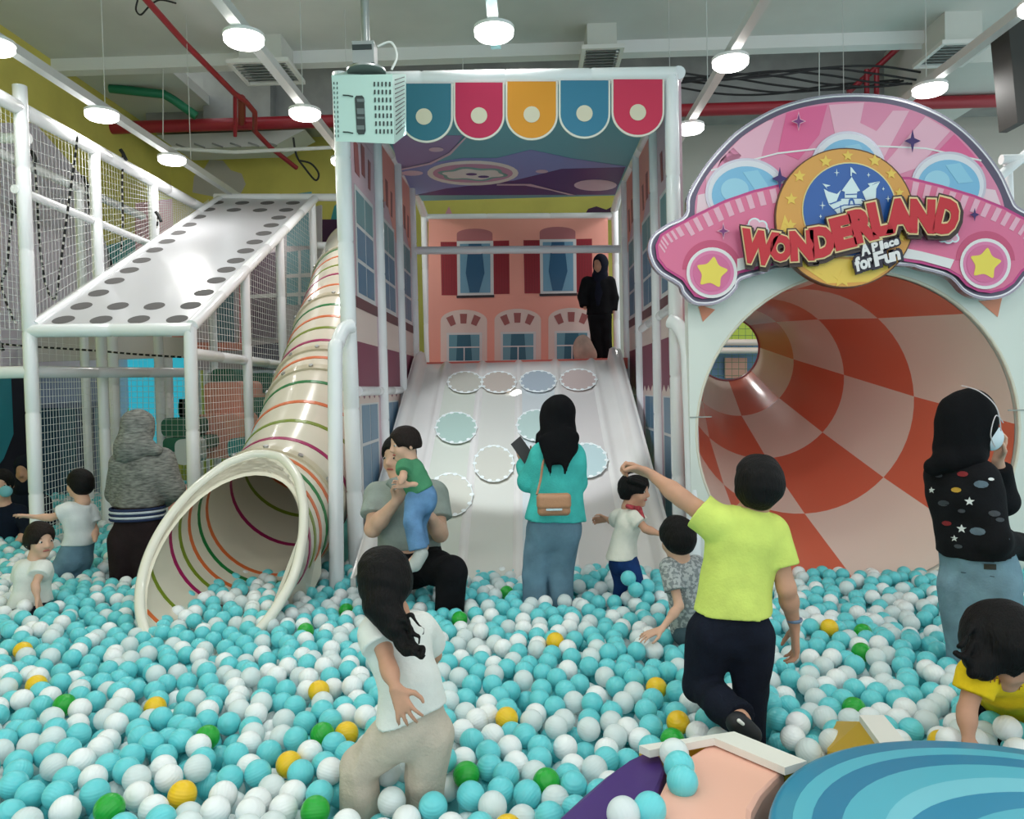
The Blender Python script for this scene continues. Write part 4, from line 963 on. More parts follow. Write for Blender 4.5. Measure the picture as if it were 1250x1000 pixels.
lp('middle_rail', [P(130, 455, 6.9), P(232, 455, 6.9)], .04); lp('middle_rail', [(XB, YL, zm + .1), (XB, 8.2, zm + .06)], .04)
lp('post', [P(146, 680, 6.9), P(136, 400, 6.9)], .05); lp('post', [P(208, 560, 8.0), P(204, 400, 8.0)], .045)
lp('cross_rail', [P(385, 300, 8.35), P(430, 300, 8.35)], .04)
# ramp with round holes: a moulded sheet on a plane through its four corners
ra, rb, rc, rd = P(42, 396, YL), P(232, 398, YL), P(382, 244, 8.3), P(272, 242, 8.3)
_n = (rb - ra).cross(rd - ra).normalized(); _r = ray(382, 244); rc = CP + _r * ((ra - CP).dot(_n) / _r.dot(_n))
rampM = mat('ramp_grey', (196, 196, 200), rough=.3, coat=.3)
nrm_r = (rb - ra).cross(rd - ra).normalized()
nrm_r = nrm_r if nrm_r.z > 0 else -nrm_r
MB().prism([ra, rb, rc, rd], -nrm_r * .03).build('perforated_ramp', rampM, cf)
def onramp(px, py, off=.002):
    r = ray(px, py); t = (ra - CP).dot(nrm_r) / r.dot(nrm_r); return CP + r*t + nrm_r*off
holeM = mat('hole_dark', (92, 90, 90), rough=.9)
ZC5 = zz(180, 220, 4.168); Z44 = zz(0, 340, 2.631); Z41 = zz(0, 0, 2.94)
hl = [ZC5(x, y) for x, y in ((352, 115), (482, 116), (610, 116), (740, 116), (308, 150), (440, 152), (573, 153), (706, 152), (260, 187), (668, 191), (210, 227), (630, 230), (155, 268), (592, 271), (98, 312), (546, 315), (35, 356), (500, 360), (450, 410), (402, 456), (350, 510), (287, 573))]
hl += [(173, 318), (158, 330)] + [Z44(x, y) for x, y in ((317, 47), (262, 89), (379, 89), (496, 89), (613, 87), (204, 133), (325, 133), (446, 132), (569, 131), (368, 8))]
u_ = (rb - ra).normalized(); v_ = nrm_r.cross(u_)
for (x, y) in hl:
    c = onramp(x, y); MB().prism([c + u_*.072*math.cos(t) + v_*.072*math.sin(t) for t in np.linspace(0, 2*math.pi, 21)[:-1]], -nrm_r*.001).build('hole', holeM, cf)
# nets
net('net', [(XA, 3.2, zr), (XA, 5.15, zr), (XA, 5.15, ZT), (XA, 3.2, ZT)], NETM, cf)
net('net', [(XA, 5.25, zr), (XA, 8.3, P(270, 243, 8.3).z), (XA, 8.3, ZT), (XA, 5.25, ZT)], NETM, cf)
net('net', [(XC, 3.6, zm), (XC, 8.4, zm), (XC, 8.4, 3.45), (XC, 3.6, 3.45)], NETM, cf, .10, .001)
net('net', [P(50, 680, YL + .1), P(146, 640, 6.8), P(136, 458, 6.8), P(45, 458, YL + .1)], NETM, cf, .05, .0022)
net('net', [P(148, 600, 6.95), P(232, 600, 6.95), P(230, 458, 6.95), P(146, 458, 6.95)], NETM, cf, .05, .002)
zh = P(384, 245, 8.3).z; mb = MB(); k = 0
while YL + k*.05 < 8.2:
    y = YL + k*.05; mb.tube([(XB, y, .9), (XB, y, zr + (zh - zr)*(y - YL)/(8.2 - YL))], .0015, 3, cap=False); k += 1
z = .9
while z < zh:
    y0 = YL if z < zr else YL + (z - zr)/(zh - zr)*(8.2 - YL); pts = [(XB, y, z - .012*math.sin((y*2.1) % math.pi)) for y in np.linspace(y0, 8.2, 8)]
    mb.tube(pts, .0016, 3, cap=False); z += .05
mb.build('net', NETM, cf, fix=False)['kind'] = 'stuff'
net('net', [P(0, 448, YL), P(36, 448, YL), P(36, 380, YL), P(0, 380, YL)], NETM, cf, .06)
# black and white hanging ropes
RPB = mat('rope_black', (26, 26, 28), rough=.8); RPW = mat('rope_white', (210, 206, 198), rough=.8)
Z24 = zz(0, 160, 3.705)
def rope(pts, lab, Y=6.0, grp=None):
    pts = [P(*Z24(*q), Y) for q in pts]; path_ = smooth_path(pts, 8)
    t = thing('hanging_rope', lab, 'rope', path_[0], grp); mb = MB(); mw = MB(); mw.tube(path_, .006, 6)
    L_ = sum((path_[i+1] - path_[i]).length for i in range(len(path_)-1)); n_ = int(L_ / .055)
    def at(s):
        a_ = 0
        for i in range(1, len(path_)):
            d = (path_[i] - path_[i-1]).length
            if a_ + d >= s: return path_[i-1].lerp(path_[i], (s - a_)/d)
            a_ += d
        return path_[-1]
    for i in range(n_): mb.tube([at(i*L_/n_), at((i + .66)*L_/n_)], .009, 6)
    mw.build('rope_core', RPW, t, True); mb.build('black_strand', RPB, t, True)['kind'] = 'stuff'
    MB().tube([path_[0] + Vector((-.02, 0, .03)), path_[0], path_[0] + Vector((.03, -.01, -.06))], .016, 6).build('knot', RPB, t)
rope([(150, 105), (165, 250), (175, 430), (190, 600), (212, 710), (248, 765), (262, 700), (285, 520), (310, 330), (335, 150), (352, 15)], 'black flecked rope hanging in a deep V from the upper rail', 5.6)
rope([(384, 220), (400, 320), (425, 430), (450, 540), (465, 610)], 'black flecked rope slanting down to the perforated ramp', 6.2)
rope([(556, 100), (553, 250), (555, 400), (548, 545)], 'black flecked rope hanging straight down at the second post', 6.5)
rope([(62, 335), (45, 470), (30, 620), (8, 690), (30, 780), (70, 870)], 'black flecked rope with a kink beside the front left post', 5.4)
rope([(715, 380), (710, 440)], 'short black flecked rope end before the pink wall shape', 7.0)
rope([(0, 962), (80, 970), (160, 976), (300, 985), (450, 995), (620, 1010), (860, 1025)], 'black flecked rope running level under the perforated ramp', 6.6)

# rooms under and behind the frame
def slab_thing(name, lab, cat, px, Y, m, d=.05, par=None):
    o = MB().prism([P(x, y, Y) for x, y in px], (0, d, 0)).build(name, m, par)
    if par is None: tag(o, lab, cat)
    return o
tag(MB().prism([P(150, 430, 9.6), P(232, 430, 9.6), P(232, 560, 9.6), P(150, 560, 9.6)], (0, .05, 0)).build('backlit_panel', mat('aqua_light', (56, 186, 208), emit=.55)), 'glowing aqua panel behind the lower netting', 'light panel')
lpn = thing('backlit_panel', 'narrow pale aqua glowing strip over the green blocks', 'light panel', P(270, 450, 9.6))
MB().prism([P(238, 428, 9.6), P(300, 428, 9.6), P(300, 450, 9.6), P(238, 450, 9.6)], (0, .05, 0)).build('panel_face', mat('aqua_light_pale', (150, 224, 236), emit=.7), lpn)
for x in (242, 296): q = P(x, 450, 9.62); MB().tube([(q.x, q.y, 0), (q.x, q.y, q.z)], .02, 8).build('leg', WHITE, lpn)
rm = thing('printed_screen', 'printed wall with tall dim windows behind the lower netting', 'wall panel', P(90, 560, 7.6))
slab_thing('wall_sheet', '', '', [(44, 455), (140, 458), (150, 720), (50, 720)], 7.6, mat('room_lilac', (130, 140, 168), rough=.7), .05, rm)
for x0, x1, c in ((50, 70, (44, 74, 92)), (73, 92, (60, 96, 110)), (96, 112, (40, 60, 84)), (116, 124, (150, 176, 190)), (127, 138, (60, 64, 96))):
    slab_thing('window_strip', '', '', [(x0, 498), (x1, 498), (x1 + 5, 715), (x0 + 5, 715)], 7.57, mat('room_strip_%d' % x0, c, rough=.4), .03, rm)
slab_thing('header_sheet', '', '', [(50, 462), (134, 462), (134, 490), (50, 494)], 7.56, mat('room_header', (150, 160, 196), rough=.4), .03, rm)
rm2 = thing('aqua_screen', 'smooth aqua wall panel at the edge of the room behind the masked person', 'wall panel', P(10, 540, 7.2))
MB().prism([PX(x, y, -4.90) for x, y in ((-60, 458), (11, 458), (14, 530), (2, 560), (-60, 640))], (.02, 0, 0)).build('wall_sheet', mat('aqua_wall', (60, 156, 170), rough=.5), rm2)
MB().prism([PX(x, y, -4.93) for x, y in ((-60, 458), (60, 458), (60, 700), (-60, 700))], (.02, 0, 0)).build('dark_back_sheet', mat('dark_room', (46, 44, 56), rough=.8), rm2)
slab_thing('striped_sheet', '', '', [(-10, 545), (16, 530), (20, 600), (-10, 620)], 7.3, mat('rosy_sheet', (110, 84, 92), rough=.7), .03, rm2)
slab_thing('green_rail', '', '', [(-20, 455), (34, 455), (34, 462), (-20, 462)], 7.0, GRN, .03, rm2)
gw = thing('house_print_screen', 'pale printed house wall with tall windows behind the right side net', 'wall panel', P(330, 360, 8.9))
slab_thing('wall_sheet', '', '', [(228, 300), (392, 250), (392, 452), (228, 452)], 8.9, mat('house_pale', (196, 186, 190), rough=.7), .05, gw)
for x0, x1, y0, y1, c in ((306, 336, 312, 412, (104, 84, 102)), (350, 380, 308, 372, (98, 156, 168)), (265, 285, 358, 425, (84, 120, 132)), (292, 300, 330, 424, (206, 130, 140)), (308, 342, 422, 450, (70, 66, 88)), (350, 380, 238, 300, (84, 72, 88))):
    slab_thing('printed_window', '', '', [(x0, y0), (x1, y0 - 4), (x1, y1), (x0, y1)], 8.86, mat('hw_%d' % x0, c, rough=.5), .02, gw)
for x0, x1, yy in ((305, 337, 360), (350, 380, 335), (350, 380, 358)): slab_thing('mullion', '', '', [(x0, yy), (x1, yy - 2), (x1, yy + 3), (x0, yy + 4)], 8.83, WFR, .02, gw)
slab_thing('mullion', '', '', [(364, 306), (367, 306), (367, 372), (364, 372)], 8.82, WFR, .02, gw)
slab_thing('coral_band', '', '', [(228, 418), (300, 418), (300, 428), (228, 428)], 8.84, mat('coral', (226, 140, 120)), .02, gw)
for x in (250, 380): q = P(x, 452, 8.92); MB().tube([(q.x, q.y, 0), (q.x, q.y, q.z + .1)], .02, 8).build('leg', WHITE, gw)
# sheet over rear room
tag(MB().prism([P(40, 408, 7.6), P(232, 412, 7.6), P(232, 436, 7.6), P(40, 442, 7.6)], (0, .04, 0)).build('fabric_valance', mat('valance', (204, 196, 196), rough=.8)), 'pale cloth valance hanging under the perforated ramp', 'valance')
tag(MB().prism([P(130, 408, 8.4), P(225, 408, 8.4), P(225, 425, 8.4), P(130, 425, 8.4)], (0, .04, 0)).build('coral_valance', mat('coral', (226, 140, 120))), 'coral cloth strip under the back of the perforated ramp', 'valance')
# padded soft blocks (bevelled prisms)
def soft_block(px0, py0, px1, py1, Y, d, c, lab):
    a_, b_ = P(px0, py1, Y), P(px1, py0, Y); r = min(.06, (b_.z - a_.z)*.35); mb = MB(); poly = []
    for (cx, cz_, a0) in ((b_.x - r, b_.z - r, 0), (a_.x + r, b_.z - r, 90), (a_.x + r, a_.z + r, 180), (b_.x - r, a_.z + r, 270)):
        for k in range(5): th = math.radians(a0 + 22.5*k); poly.append(Vector((cx + r*math.cos(th), Y, cz_ + r*math.sin(th))))
    mb.prism(poly, (0, d, 0)); o = mb.build('soft_block', mat('soft_%d_%d_%d' % c, c, rough=.4, coat=.2)); return tag(o, lab, 'soft block')
G_, S_, Wt = (20, 104, 84), (244, 168, 148), (196, 204, 202)
for a in ((197, 510, 232, 534, 7.0, .5, G_, 'dark green padded block beside the grey hijab shoulder, upper'), (199, 534, 240, 552, 6.9, .5, G_, 'dark green padded block under the upper green one'), (214, 536, 234, 568, 6.6, .3, Wt, 'pale grey padded block next to the white front post'),
          (206, 595, 240, 640, 6.2, .4, S_, 'salmon padded mound by the grey hijab woman\'s elbow'), (240, 505, 292, 560, 7.4, .5, S_, 'salmon padded block behind the side netting, lower'), (250, 466, 294, 508, 7.8, .5, S_, 'salmon padded block behind the side netting, middle'),
          (258, 450, 286, 470, 8.0, .5, G_, 'dark green padded block at the top of the soft steps'), (280, 465, 312, 500, 8.1, .5, S_, 'salmon padded block below the top green one'), (296, 485, 322, 512, 7.9, .4, G_, 'dark green padded block beside the tube slide, upper'),
          (252, 455, 262, 510, 8.05, .3, Wt, 'pale upright padded block behind the salmon steps'), (278, 535, 300, 560, 6.9, .4, (40, 140, 140), 'teal padded block low beside the tube slide'), (218, 487, 226, 512, 7.3, .3, G_, 'small dark green rounded block on the upper green one'),
          (303, 455, 330, 480, 8.3, .4, G_, 'dark green padded block near the bolts of the tube slide')):
    soft_block(*a)

# ------------------------------------------------------------------ foreground soft play pieces
ZTOP = .60
Z6 = zz(660, 860, 2.119)
def FZ(pts, z): return [PZ(x, y, z) for x, y in pts]
WSOFT = mat('soft_white', (232, 230, 222), rough=.4); YSOFT = mat('soft_yellow', (214, 172, 48), rough=.45); PSOFT = mat('soft_peach', (240, 184, 164), rough=.5); USOFT = mat('soft_purple', (72, 44, 116), rough=.45)
hx = thing('soft_play_barrier', 'low white topped yellow sided soft wall behind the peach and purple pads', 'soft play wall', PZ(890, 905, .3))
top_o = [(780, 910), (896, 893), (985, 929)]; top_i = [(793, 916), (872, 901), (958, 937)]
MB().prism(FZ(top_o + top_i[::-1], ZTOP), (0, 0, -.02)).build('white_top', WSOFT, hx)
ti = FZ(top_i, ZTOP - .01); bi = FZ([(796, 922), (868, 910), (955, 944)], ZTOP - .045)
MB().add(FZ(top_o, ZTOP - .02) + FZ(top_i, ZTOP - .02) + [p + Vector((0, 0, -.5)) for p in FZ(top_o, ZTOP - .02)] + [p + Vector((0, 0, -.5)) for p in FZ(top_i, ZTOP - .02)],
         [(0, 1, 7, 6), (1, 2, 8, 7), (3, 9, 10, 4), (4, 10, 11, 5), (0, 6, 9, 3), (2, 5, 11, 8), (6, 7, 10, 9), (7, 8, 11, 10)]).build('yellow_side', YSOFT, hx)
bl = thing('soft_wedge_block', 'white topped yellow soft block between the navy trousers and the crawling girl', 'soft block', PZ(1060, 895, .3))
T4 = FZ([(1049, 873), (1079, 873), (1112, 913), (1079, 914)], ZTOP); B2 = FZ([(1008, 880), (1010, 917)], ZTOP - .13)
T4b = [p + Vector((0, 0, -.02)) for p in T4]
MB().prism(T4, (0, 0, -.02)).build('white_top', WSOFT, bl)
MB().add([T4b[0], T4b[1], T4b[2], T4b[3], B2[0], B2[1]] + [Vector((p.x, p.y, .02)) for p in (B2[0], T4b[1], T4b[2], B2[1])], [(0, 1, 2, 3), (0, 3, 5, 4), (4, 5, 9, 6), (0, 4, 6, 7, 1), (1, 7, 8, 2), (2, 8, 9, 5, 3), (6, 9, 8, 7)]).build('yellow_side', YSOFT, bl)
def pad(name, lab, px, z, m, h=.45):
    poly = FZ(px, z); c = sum(poly, Vector()) / len(poly); r = .018
    inner = [p + (c - p).normalized()*r for p in poly]; n = len(poly); vs = inner + [p - Vector((0, 0, r*.3)) + (c-p).normalized()*r*.3 for p in poly] + [p - Vector((0, 0, r)) for p in poly] + [p - Vector((0, 0, h)) for p in poly]
    fs = [tuple(range(n))] + [(l*n+i, l*n+(i+1) % n, (l+1)*n+(i+1) % n, (l+1)*n+i) for l in range(3) for i in range(n)]
    o = MB().add(vs, fs).build(name, m, None, False); return tag(o, lab, 'soft pad')
pad('petal_pad', 'peach petal shaped soft pad beside the round blue platform', [(868, 905), (880, 908), (957, 941), (945, 952), (930, 970), (920, 990), (914, 1030), (905, 1080), (780, 1080), (790, 1020), (800, 975), (812, 950), (835, 925)], .575, PSOFT)
pad('petal_pad', 'dark purple petal shaped soft pad next to the peach pad', [(797, 913), (806, 920), (813, 938), (808, 955), (798, 985), (786, 1030), (776, 1080), (620, 1080), (650, 1030), (684, 995), (710, 970), (740, 945), (770, 925)], .56, USOFT)
# round platform with wave pattern
rp = thing('round_platform', 'round soft platform printed with blue and turquoise curved bands', 'soft platform', (.99, 1.50, .3))
cx, cy, R_ = .985, 1.495, .52
B1, B2_, B3, B4 = [mat('disc_' + n, c, rough=.35, coat=.15) for n, c in (('blue', (52, 140, 176)), ('turquoise', (88, 180, 200)), ('sky', (122, 200, 216)), ('deep', (48, 130, 166)))]
mb = MB(); ring_ = lambda r, z: [(cx + r*math.cos(2*math.pi*k/72), cy + r*math.sin(2*math.pi*k/72), z) for k in range(72)]
vs = []; 
for r, z in ((R_ - .02, .62), (R_ - .006, .615), (R_, .60), (R_, .545), (R_ - .01, .535), (R_ - .01, .05)): vs += ring_(r, z)
mb.add(vs, [tuple(range(72))] + [(l*72+i, l*72+(i+1) % 72, (l+1)*72+(i+1) % 72, (l+1)*72+i) for l in range(5) for i in range(72)])
mb.build('platform_body', B1, rp, True)
def dd(ox, oy, rx, ry, m, k, rot=0):
    c_, s_ = math.cos(math.radians(rot)), math.sin(math.radians(rot))
    pts = []
    for t in np.linspace(0, 2*math.pi, 65)[:-1]:
        u, v = rx*math.cos(t), ry*math.sin(t); x, y = cx + ox + u*c_ - v*s_, cy + oy + u*s_ + v*c_
        d = math.hypot(x - cx, y - cy)
        if d > R_ - .022: x, y = cx + (x-cx)*(R_-.022)/d, cy + (y-cy)*(R_-.022)/d
        pts.append((x, y, .6205 + k*.0007))
    MB().prism(pts, (0, 0, .0006)).build('band_print', m, rp)
dd(.01, -.015, .485, .475, B2_, 0); dd(.02, -.03, .462, .452, B4, 1); dd(.035, -.05, .425, .42, B2_, 2); dd(.06, -.065, .375, .37, B3, 3)
dd(.07, -.09, .37, .33, B1, 4); dd(.10, -.11, .315, .285, B2_, 5); dd(.12, -.12, .265, .245, B4, 6); dd(.13, -.145, .262, .20, B3, 7); dd(.135, -.15, .25, .185, B1, 8); dd(.15, -.16, .215, .16, B2_, 9); dd(.17, -.175, .17, .125, B3, 10)
# ------------------------------------------------------------------ people
def decal(par, grid, centre, toward, shape, m, name='print_patch', off=.0025, scale=1.0, up=(0, 0, 1), thick=.002):
    """a printed motif laid on the garment: each corner marched along 'toward' until it meets the cloth surface"""
    tw = nrm(toward); r_ = nrm(tw.cross(Vector(up))); u_ = r_.cross(tw); out = []
    for (a, b) in shape:
        p = Vector(centre) - tw*.12 + (r_*a + u_*b)*scale; hit = None
        for k in range(120):
            if grid.sample(p) < .001: hit = p; break
            p = p + tw*.002
        if hit is None: return None
        out.append(hit - tw*off)
    return MB().prism(out, tw*thick).build(name, m, par)
BLOB = [(math.cos(t), math.sin(t)) for t in np.linspace(0, 2*math.pi, 11)[:-1]]
STAR = [((1 if i % 2 == 0 else .42)*math.sin(math.pi*i/5), (1 if i % 2 == 0 else .42)*math.cos(math.pi*i/5)) for i in range(10)]

def figure(label, Y, s, J, bf, hf, skin=SKIN, h=.0075, hs=None, fat=1.0, lf=None, hup=(0, 0, 1), shirt=None, pants=None, hair=None, hijab=None, face=False, hands=None, legs=True, toes=(0, 1, 0), tilt=None, hair_mat=HAIR, extra_body=()):
    j = {k: P(v[0], v[1], Y + (v[2] if len(v) > 2 else 0)) for k, v in J.items()}
    hs = hs or s; lf = lf or fat; bf = nrm(bf); f, u, r = frame(hf, hup)
    root = thing('person', label, 'person', (j['pe'].x, j['pe'].y, 0))
    hd = j['head']; torso = torso_prims(j['ch'], j['wa'], j['pe'], j['shl'], j['shr'], j['neck'], bf, s, fat)
    body = head_prims(hd, f, u, r, hs, not hijab) + [(cone(hd - u*.06*hs - f*.012*hs, j['neck'], .05*hs, .055*hs), .03*s)] + list(torso)
    arms = {}
    for sd in 'lr':
        if 'el'+sd in j:
            arms[sd] = (j['sh'+sd], j['el'+sd], j['wr'+sd]); body += arm_prims(*arms[sd], s, lf)
            hd_ = (hands or {}).get(sd)
            if hd_:
                body += hand_prims(j['wr'+sd], hd_['d'], hd_['n'], hd_['t'], hd_.get('s', s), hd_.get('curl', .5), hd_.get('spread', .2), hd_.get('thumb', 1.0), hd_.get('point'))
    lg = {}
    for sd in 'lr':
        if legs and 'hp'+sd in j:
            lg[sd] = (j['hp'+sd], j['kn'+sd], j['an'+sd]); body += leg_prims(*lg[sd], s, lf, toes)
    body += list(extra_body)
    b = make('body', body, skin, root, h, .02)
    out = dict(root=root, j=j, f=f, u=u, r=r, s=s, hs=hs, body=b, grid={})
    if face: face_bits(hd, f, u, r, hs, root, hair_mat)
    if pants:
        g = pants.get('g', .010*s); wst = j['wa'].lerp(j['pe'], pants.get('waist', .35)); n = nrm(j['wa'] - j['pe'])
        q0 = grow(torso[1][0], g); q0['clips'] = list(q0.get('clips', ())) + [(V3(wst), V3(n))]; prs = [(q0, .02*s)]
        for sd, (hp, kn, an) in lg.items():
            w_ = pants.get('w', 1.0); fl = pants.get('flare', 1.0)
            prs += [(cone(hp, kn, (.086*s*lf + g)*w_**.5, (.054*s*lf + g)*w_), .025*s)]
            prs += [(cutcone(kn, an, (.054*s*lf + g)*w_, (.040*s*lf + g)*w_*fl, pants.get('t', 1.0)), .015*s)]
        make('trousers', prs, pants['m'], root, pants.get('h', h*1.15), .03*s, wr=pants.get('wr', .003)*1.5, fr=pants.get('fr', 26), seed=3, stretch=(1, 1, .4)); out['grid']['trousers'] = GRIDS[-1]
    if shirt:
        g = shirt.get('g', .014*s)*.75; fl = shirt.get('flare', 1.0); t0 = torso
        prs = [(grow(t0[0][0], g), .02*s), (grow(cone(j['wa'], j['pe'], .122*s*fat, .148*s*fat*fl, flat=bf, s=.74), g*1.25), .02*s)] + [(grow(p, g), .025*s) for p, k in t0[2:]]
        for sd, (sh, el, wr) in arms.items():
            t = shirt.get('sleeve', .7)
            t = t[sd] if isinstance(t, dict) else t
            aw = shirt.get('aw', 1.0)
            prs.append((cutcone(sh, el, (.05*s*lf + g)*aw, (.043*s*lf + g*1.2)*aw, min(t, 1.0)) if t <= 1 else cone(sh, el, (.05*s*lf + g)*aw, (.040*s*lf + g)*aw), .02*s))
            if t > 1: prs.append((cutcone(el, wr, (.040*s*lf + g)*aw, (.028*s*lf + g)*aw, t - 1), .02*s))
        prs += list(shirt.get('extra', ()))
        hem = shirt.get('hem'); hem = P(hem[0], hem[1], Y + (hem[2] if len(hem) > 2 else 0)) if hem else j['pe']
        n = shirt.get('hem_n') or (j['pe'] - j['wa'])
        cuts = [blob(j['neck'] + Vector((0, 0, .03*s)) + bf*.02*s, (.062*s, .062*s, .05*s))] + list(shirt.get('cuts', ()))
        # sleeves may hang below the hem line, so the hem is cut on the torso alone
        tor = [p for p in prs]
        for i in (0, 1):
            p, k = tor[i]; q = dict(p); q['clips'] = list(p.get('clips', ())) + [(V3(hem), V3(nrm(n)))]; tor[i] = (q, k)
        make(shirt.get('name', 'shirt'), tor, shirt['m'], root, shirt.get('h', h), .03*s, wr=shirt.get('wr', .003)*1.45, fr=shirt.get('fr', 24), cuts=cuts, seed=5, stretch=(.9, .9, .75)); out['grid']['shirt'] = GRIDS[-1]
    if hair:
        low = hair.get('low', -.055); prs, cuts, clips = hair_cap(hd, f, u, r, hs, low, hair.get('thick', .014), hair.get('front', 0))
        clips = clips if hair.get('clip', True) else []
        if not hair.get('cut', True): cuts = cuts[:1]
        prs = prs + list(hair.get('extra', lambda q: [])(out))
        make('hair', prs, hair_mat, root, hair.get('h', h*.85), .012, wr=hair.get('wr', .0022), fr=55, clips=clips, cuts=cuts, seed=9)
    if hijab:
        fr_ = (r, f, u); g = hijab.get('g', .010)*hs
        prs = [(blob(hd + u*.022*hs - f*.008*hs, (.073*hs + g, .095*hs + g, .082*hs + g), fr_), .01), (blob(hd - u*.035*hs + f*.012*hs, (.066*hs + g, .074*hs + g, .082*hs + g), fr_), .03), (cone(hd - u*.07*hs, j['neck'], .068*hs, .085*hs), .02)] + list(hijab.get('extra', lambda q: [])(out))
        cuts = [blob(hd + f*.105*hs - u*.022*hs, (.056*hs, .06*hs, .078*hs), fr_)] if hijab.get('open', True) else []
        make('headscarf', prs, hijab['m'], root, hijab.get('h', h), .015*hs, wr=hijab.get('wr', .003)*1.5, fr=30, cuts=cuts, seed=4); out['grid']['headscarf'] = GRIDS[-1]
    return out

JEANS = cloth('jeans_blue', (104, 134, 152), var=.10, vscale=10); BLK = cloth('black_cloth', (20, 20, 23), var=.2)
# --- woman in the teal tunic
Y = 3.9
tw_ = figure('woman in teal tunic and black headscarf seen from behind, holding a phone', Y, .95,
    dict(head=(682, 508), neck=(683, 540), shl=(662, 556, -.02), shr=(698, 556, .03), ch=(681, 568), wa=(679, 600), pe=(677, 640), ell=(645, 588, .02), wrl=(640, 566, .16), elr=(704, 588, .06), wrr=(692, 588, .25),
         hpl=(664, 650), hpr=(688, 650), knl=(653, 702, .02), knr=(684, 702, .03), anl=(658, 836), anr=(684, 838, .04)), (-.35, 1, 0), (-.45, 1, -.22), h=.0075, hs=.93, fat=.92,
    shirt=dict(m=cloth('teal_tunic', (74, 190, 184), bump=.35), sleeve=1.96, hem=(678, 635), name='tunic', flare=1.12, g=.020, aw=1.05, wr=.004), pants=dict(m=JEANS, w=1.12, flare=1.35, t=.99, wr=.004), hands=dict(l=dict(d=(-.15, .15, .7), n=(0, -1, .2), t=(1, 0, .2), curl=.6, s=.8)),
    hijab=dict(m=cloth('black_scarf', (15, 15, 18)), extra=lambda q: [(cone(P(681, 505, Y), P(681, 545, Y - .05), .085, .095, flat=(0, 1, 0), s=.85), .02), (cone(P(664, 538, Y - .1), P(672, 581, Y - .14), .030, .008, flat=(0, 1, 0), s=.6), .02), (cone(P(693, 535, Y - .10), P(690, 578, Y - .14), .055, .010, flat=(0, 1, 0), s=.5), .02), (cone(P(675, 540, Y - .1), P(680, 560, Y - .12), .045, .03, flat=(0, 1, 0), s=.5), .02), (cone(P(660, 534, Y), P(657, 540, Y), .03, .02), .02)]))
ph = thing('phone', 'dark smartphone held up by the woman in teal', 'phone', P(637, 550, Y + .2))
a_ = P(638, 550, Y + .10); dx_ = Vector((.025, .008, .020)); dz_ = Vector((-.036, .012, .052)); nn_ = dx_.cross(dz_).normalized()*.008
MB().prism([a_ - dx_ - dz_, a_ + dx_ - dz_, a_ + dx_ + dz_, a_ - dx_ + dz_], nn_).build('phone_body', BLACK, ph)
MB().prism([a_ - dx_*.88 - dz_*.92 - nn_*.1, a_ + dx_*.88 - dz_*.92 - nn_*.1, a_ + dx_*.88 + dz_*.92 - nn_*.1, a_ - dx_*.88 + dz_*.92 - nn_*.1], nn_*.1).build('screen', mat('phone_screen', (52, 56, 60), rough=.1), ph)
bagc = P(676, 616, Y - .19)
bg_ = thing('shoulder_bag', 'tan shoulder bag with silver clasp on the teal woman\'s back', 'bag', bagc)
TANB = mat('tan_leather', (176, 128, 96), rough=.45, bump=.2, bscale=90); TAND = mat('tan_leather_flap', (184, 134, 100), rough=.42, bump=.2, bscale=90)
def rbox(c, w_, h_, d_, r, name, m, par, fwd=(0, -1, 0)):
    return make(name, [(cone(c + Vector((sx*(w_/2 - r), 0, sz*(h_/2 - r))), c + Vector((sx*(w_/2 - r), .0, sz*(h_/2 - r))), r, r, flat=(0, 1, 0), s=d_/2/r), .001) for sx in (-1, 1) for sz in (-1, 1)] +
                [(cone(c + Vector((-(w_/2 - r), 0, sz*(h_/2 - r))), c + Vector(((w_/2 - r), 0, sz*(h_/2 - r))), r, r, flat=(0, 1, 0), s=d_/2/r), .002) for sz in np.linspace(-1, 1, 7)], m, par, .004, .002)
rbox(bagc, .158, .108, .06, .022, 'bag_body', TANB, bg_); rbox(bagc + Vector((0, -.012, .018)), .164, .076, .052, .02, 'flap', TAND, bg_)
MB().box(tuple(bagc + Vector((-.038, -.048, -.022))), tuple(bagc + Vector((.038, -.04, -.012)))).build('clasp', mat('silver_clasp', (235, 236, 238), rough=.15, metal=.8), bg_)
MB().tube(smooth_path([bagc + Vector((-.08, 0, .05)), P(660, 585, Y - .13), P(664, 562, Y - .1), P(675, 552, Y + .1)]), .006, 6).build('strap', TANB, bg_, True)

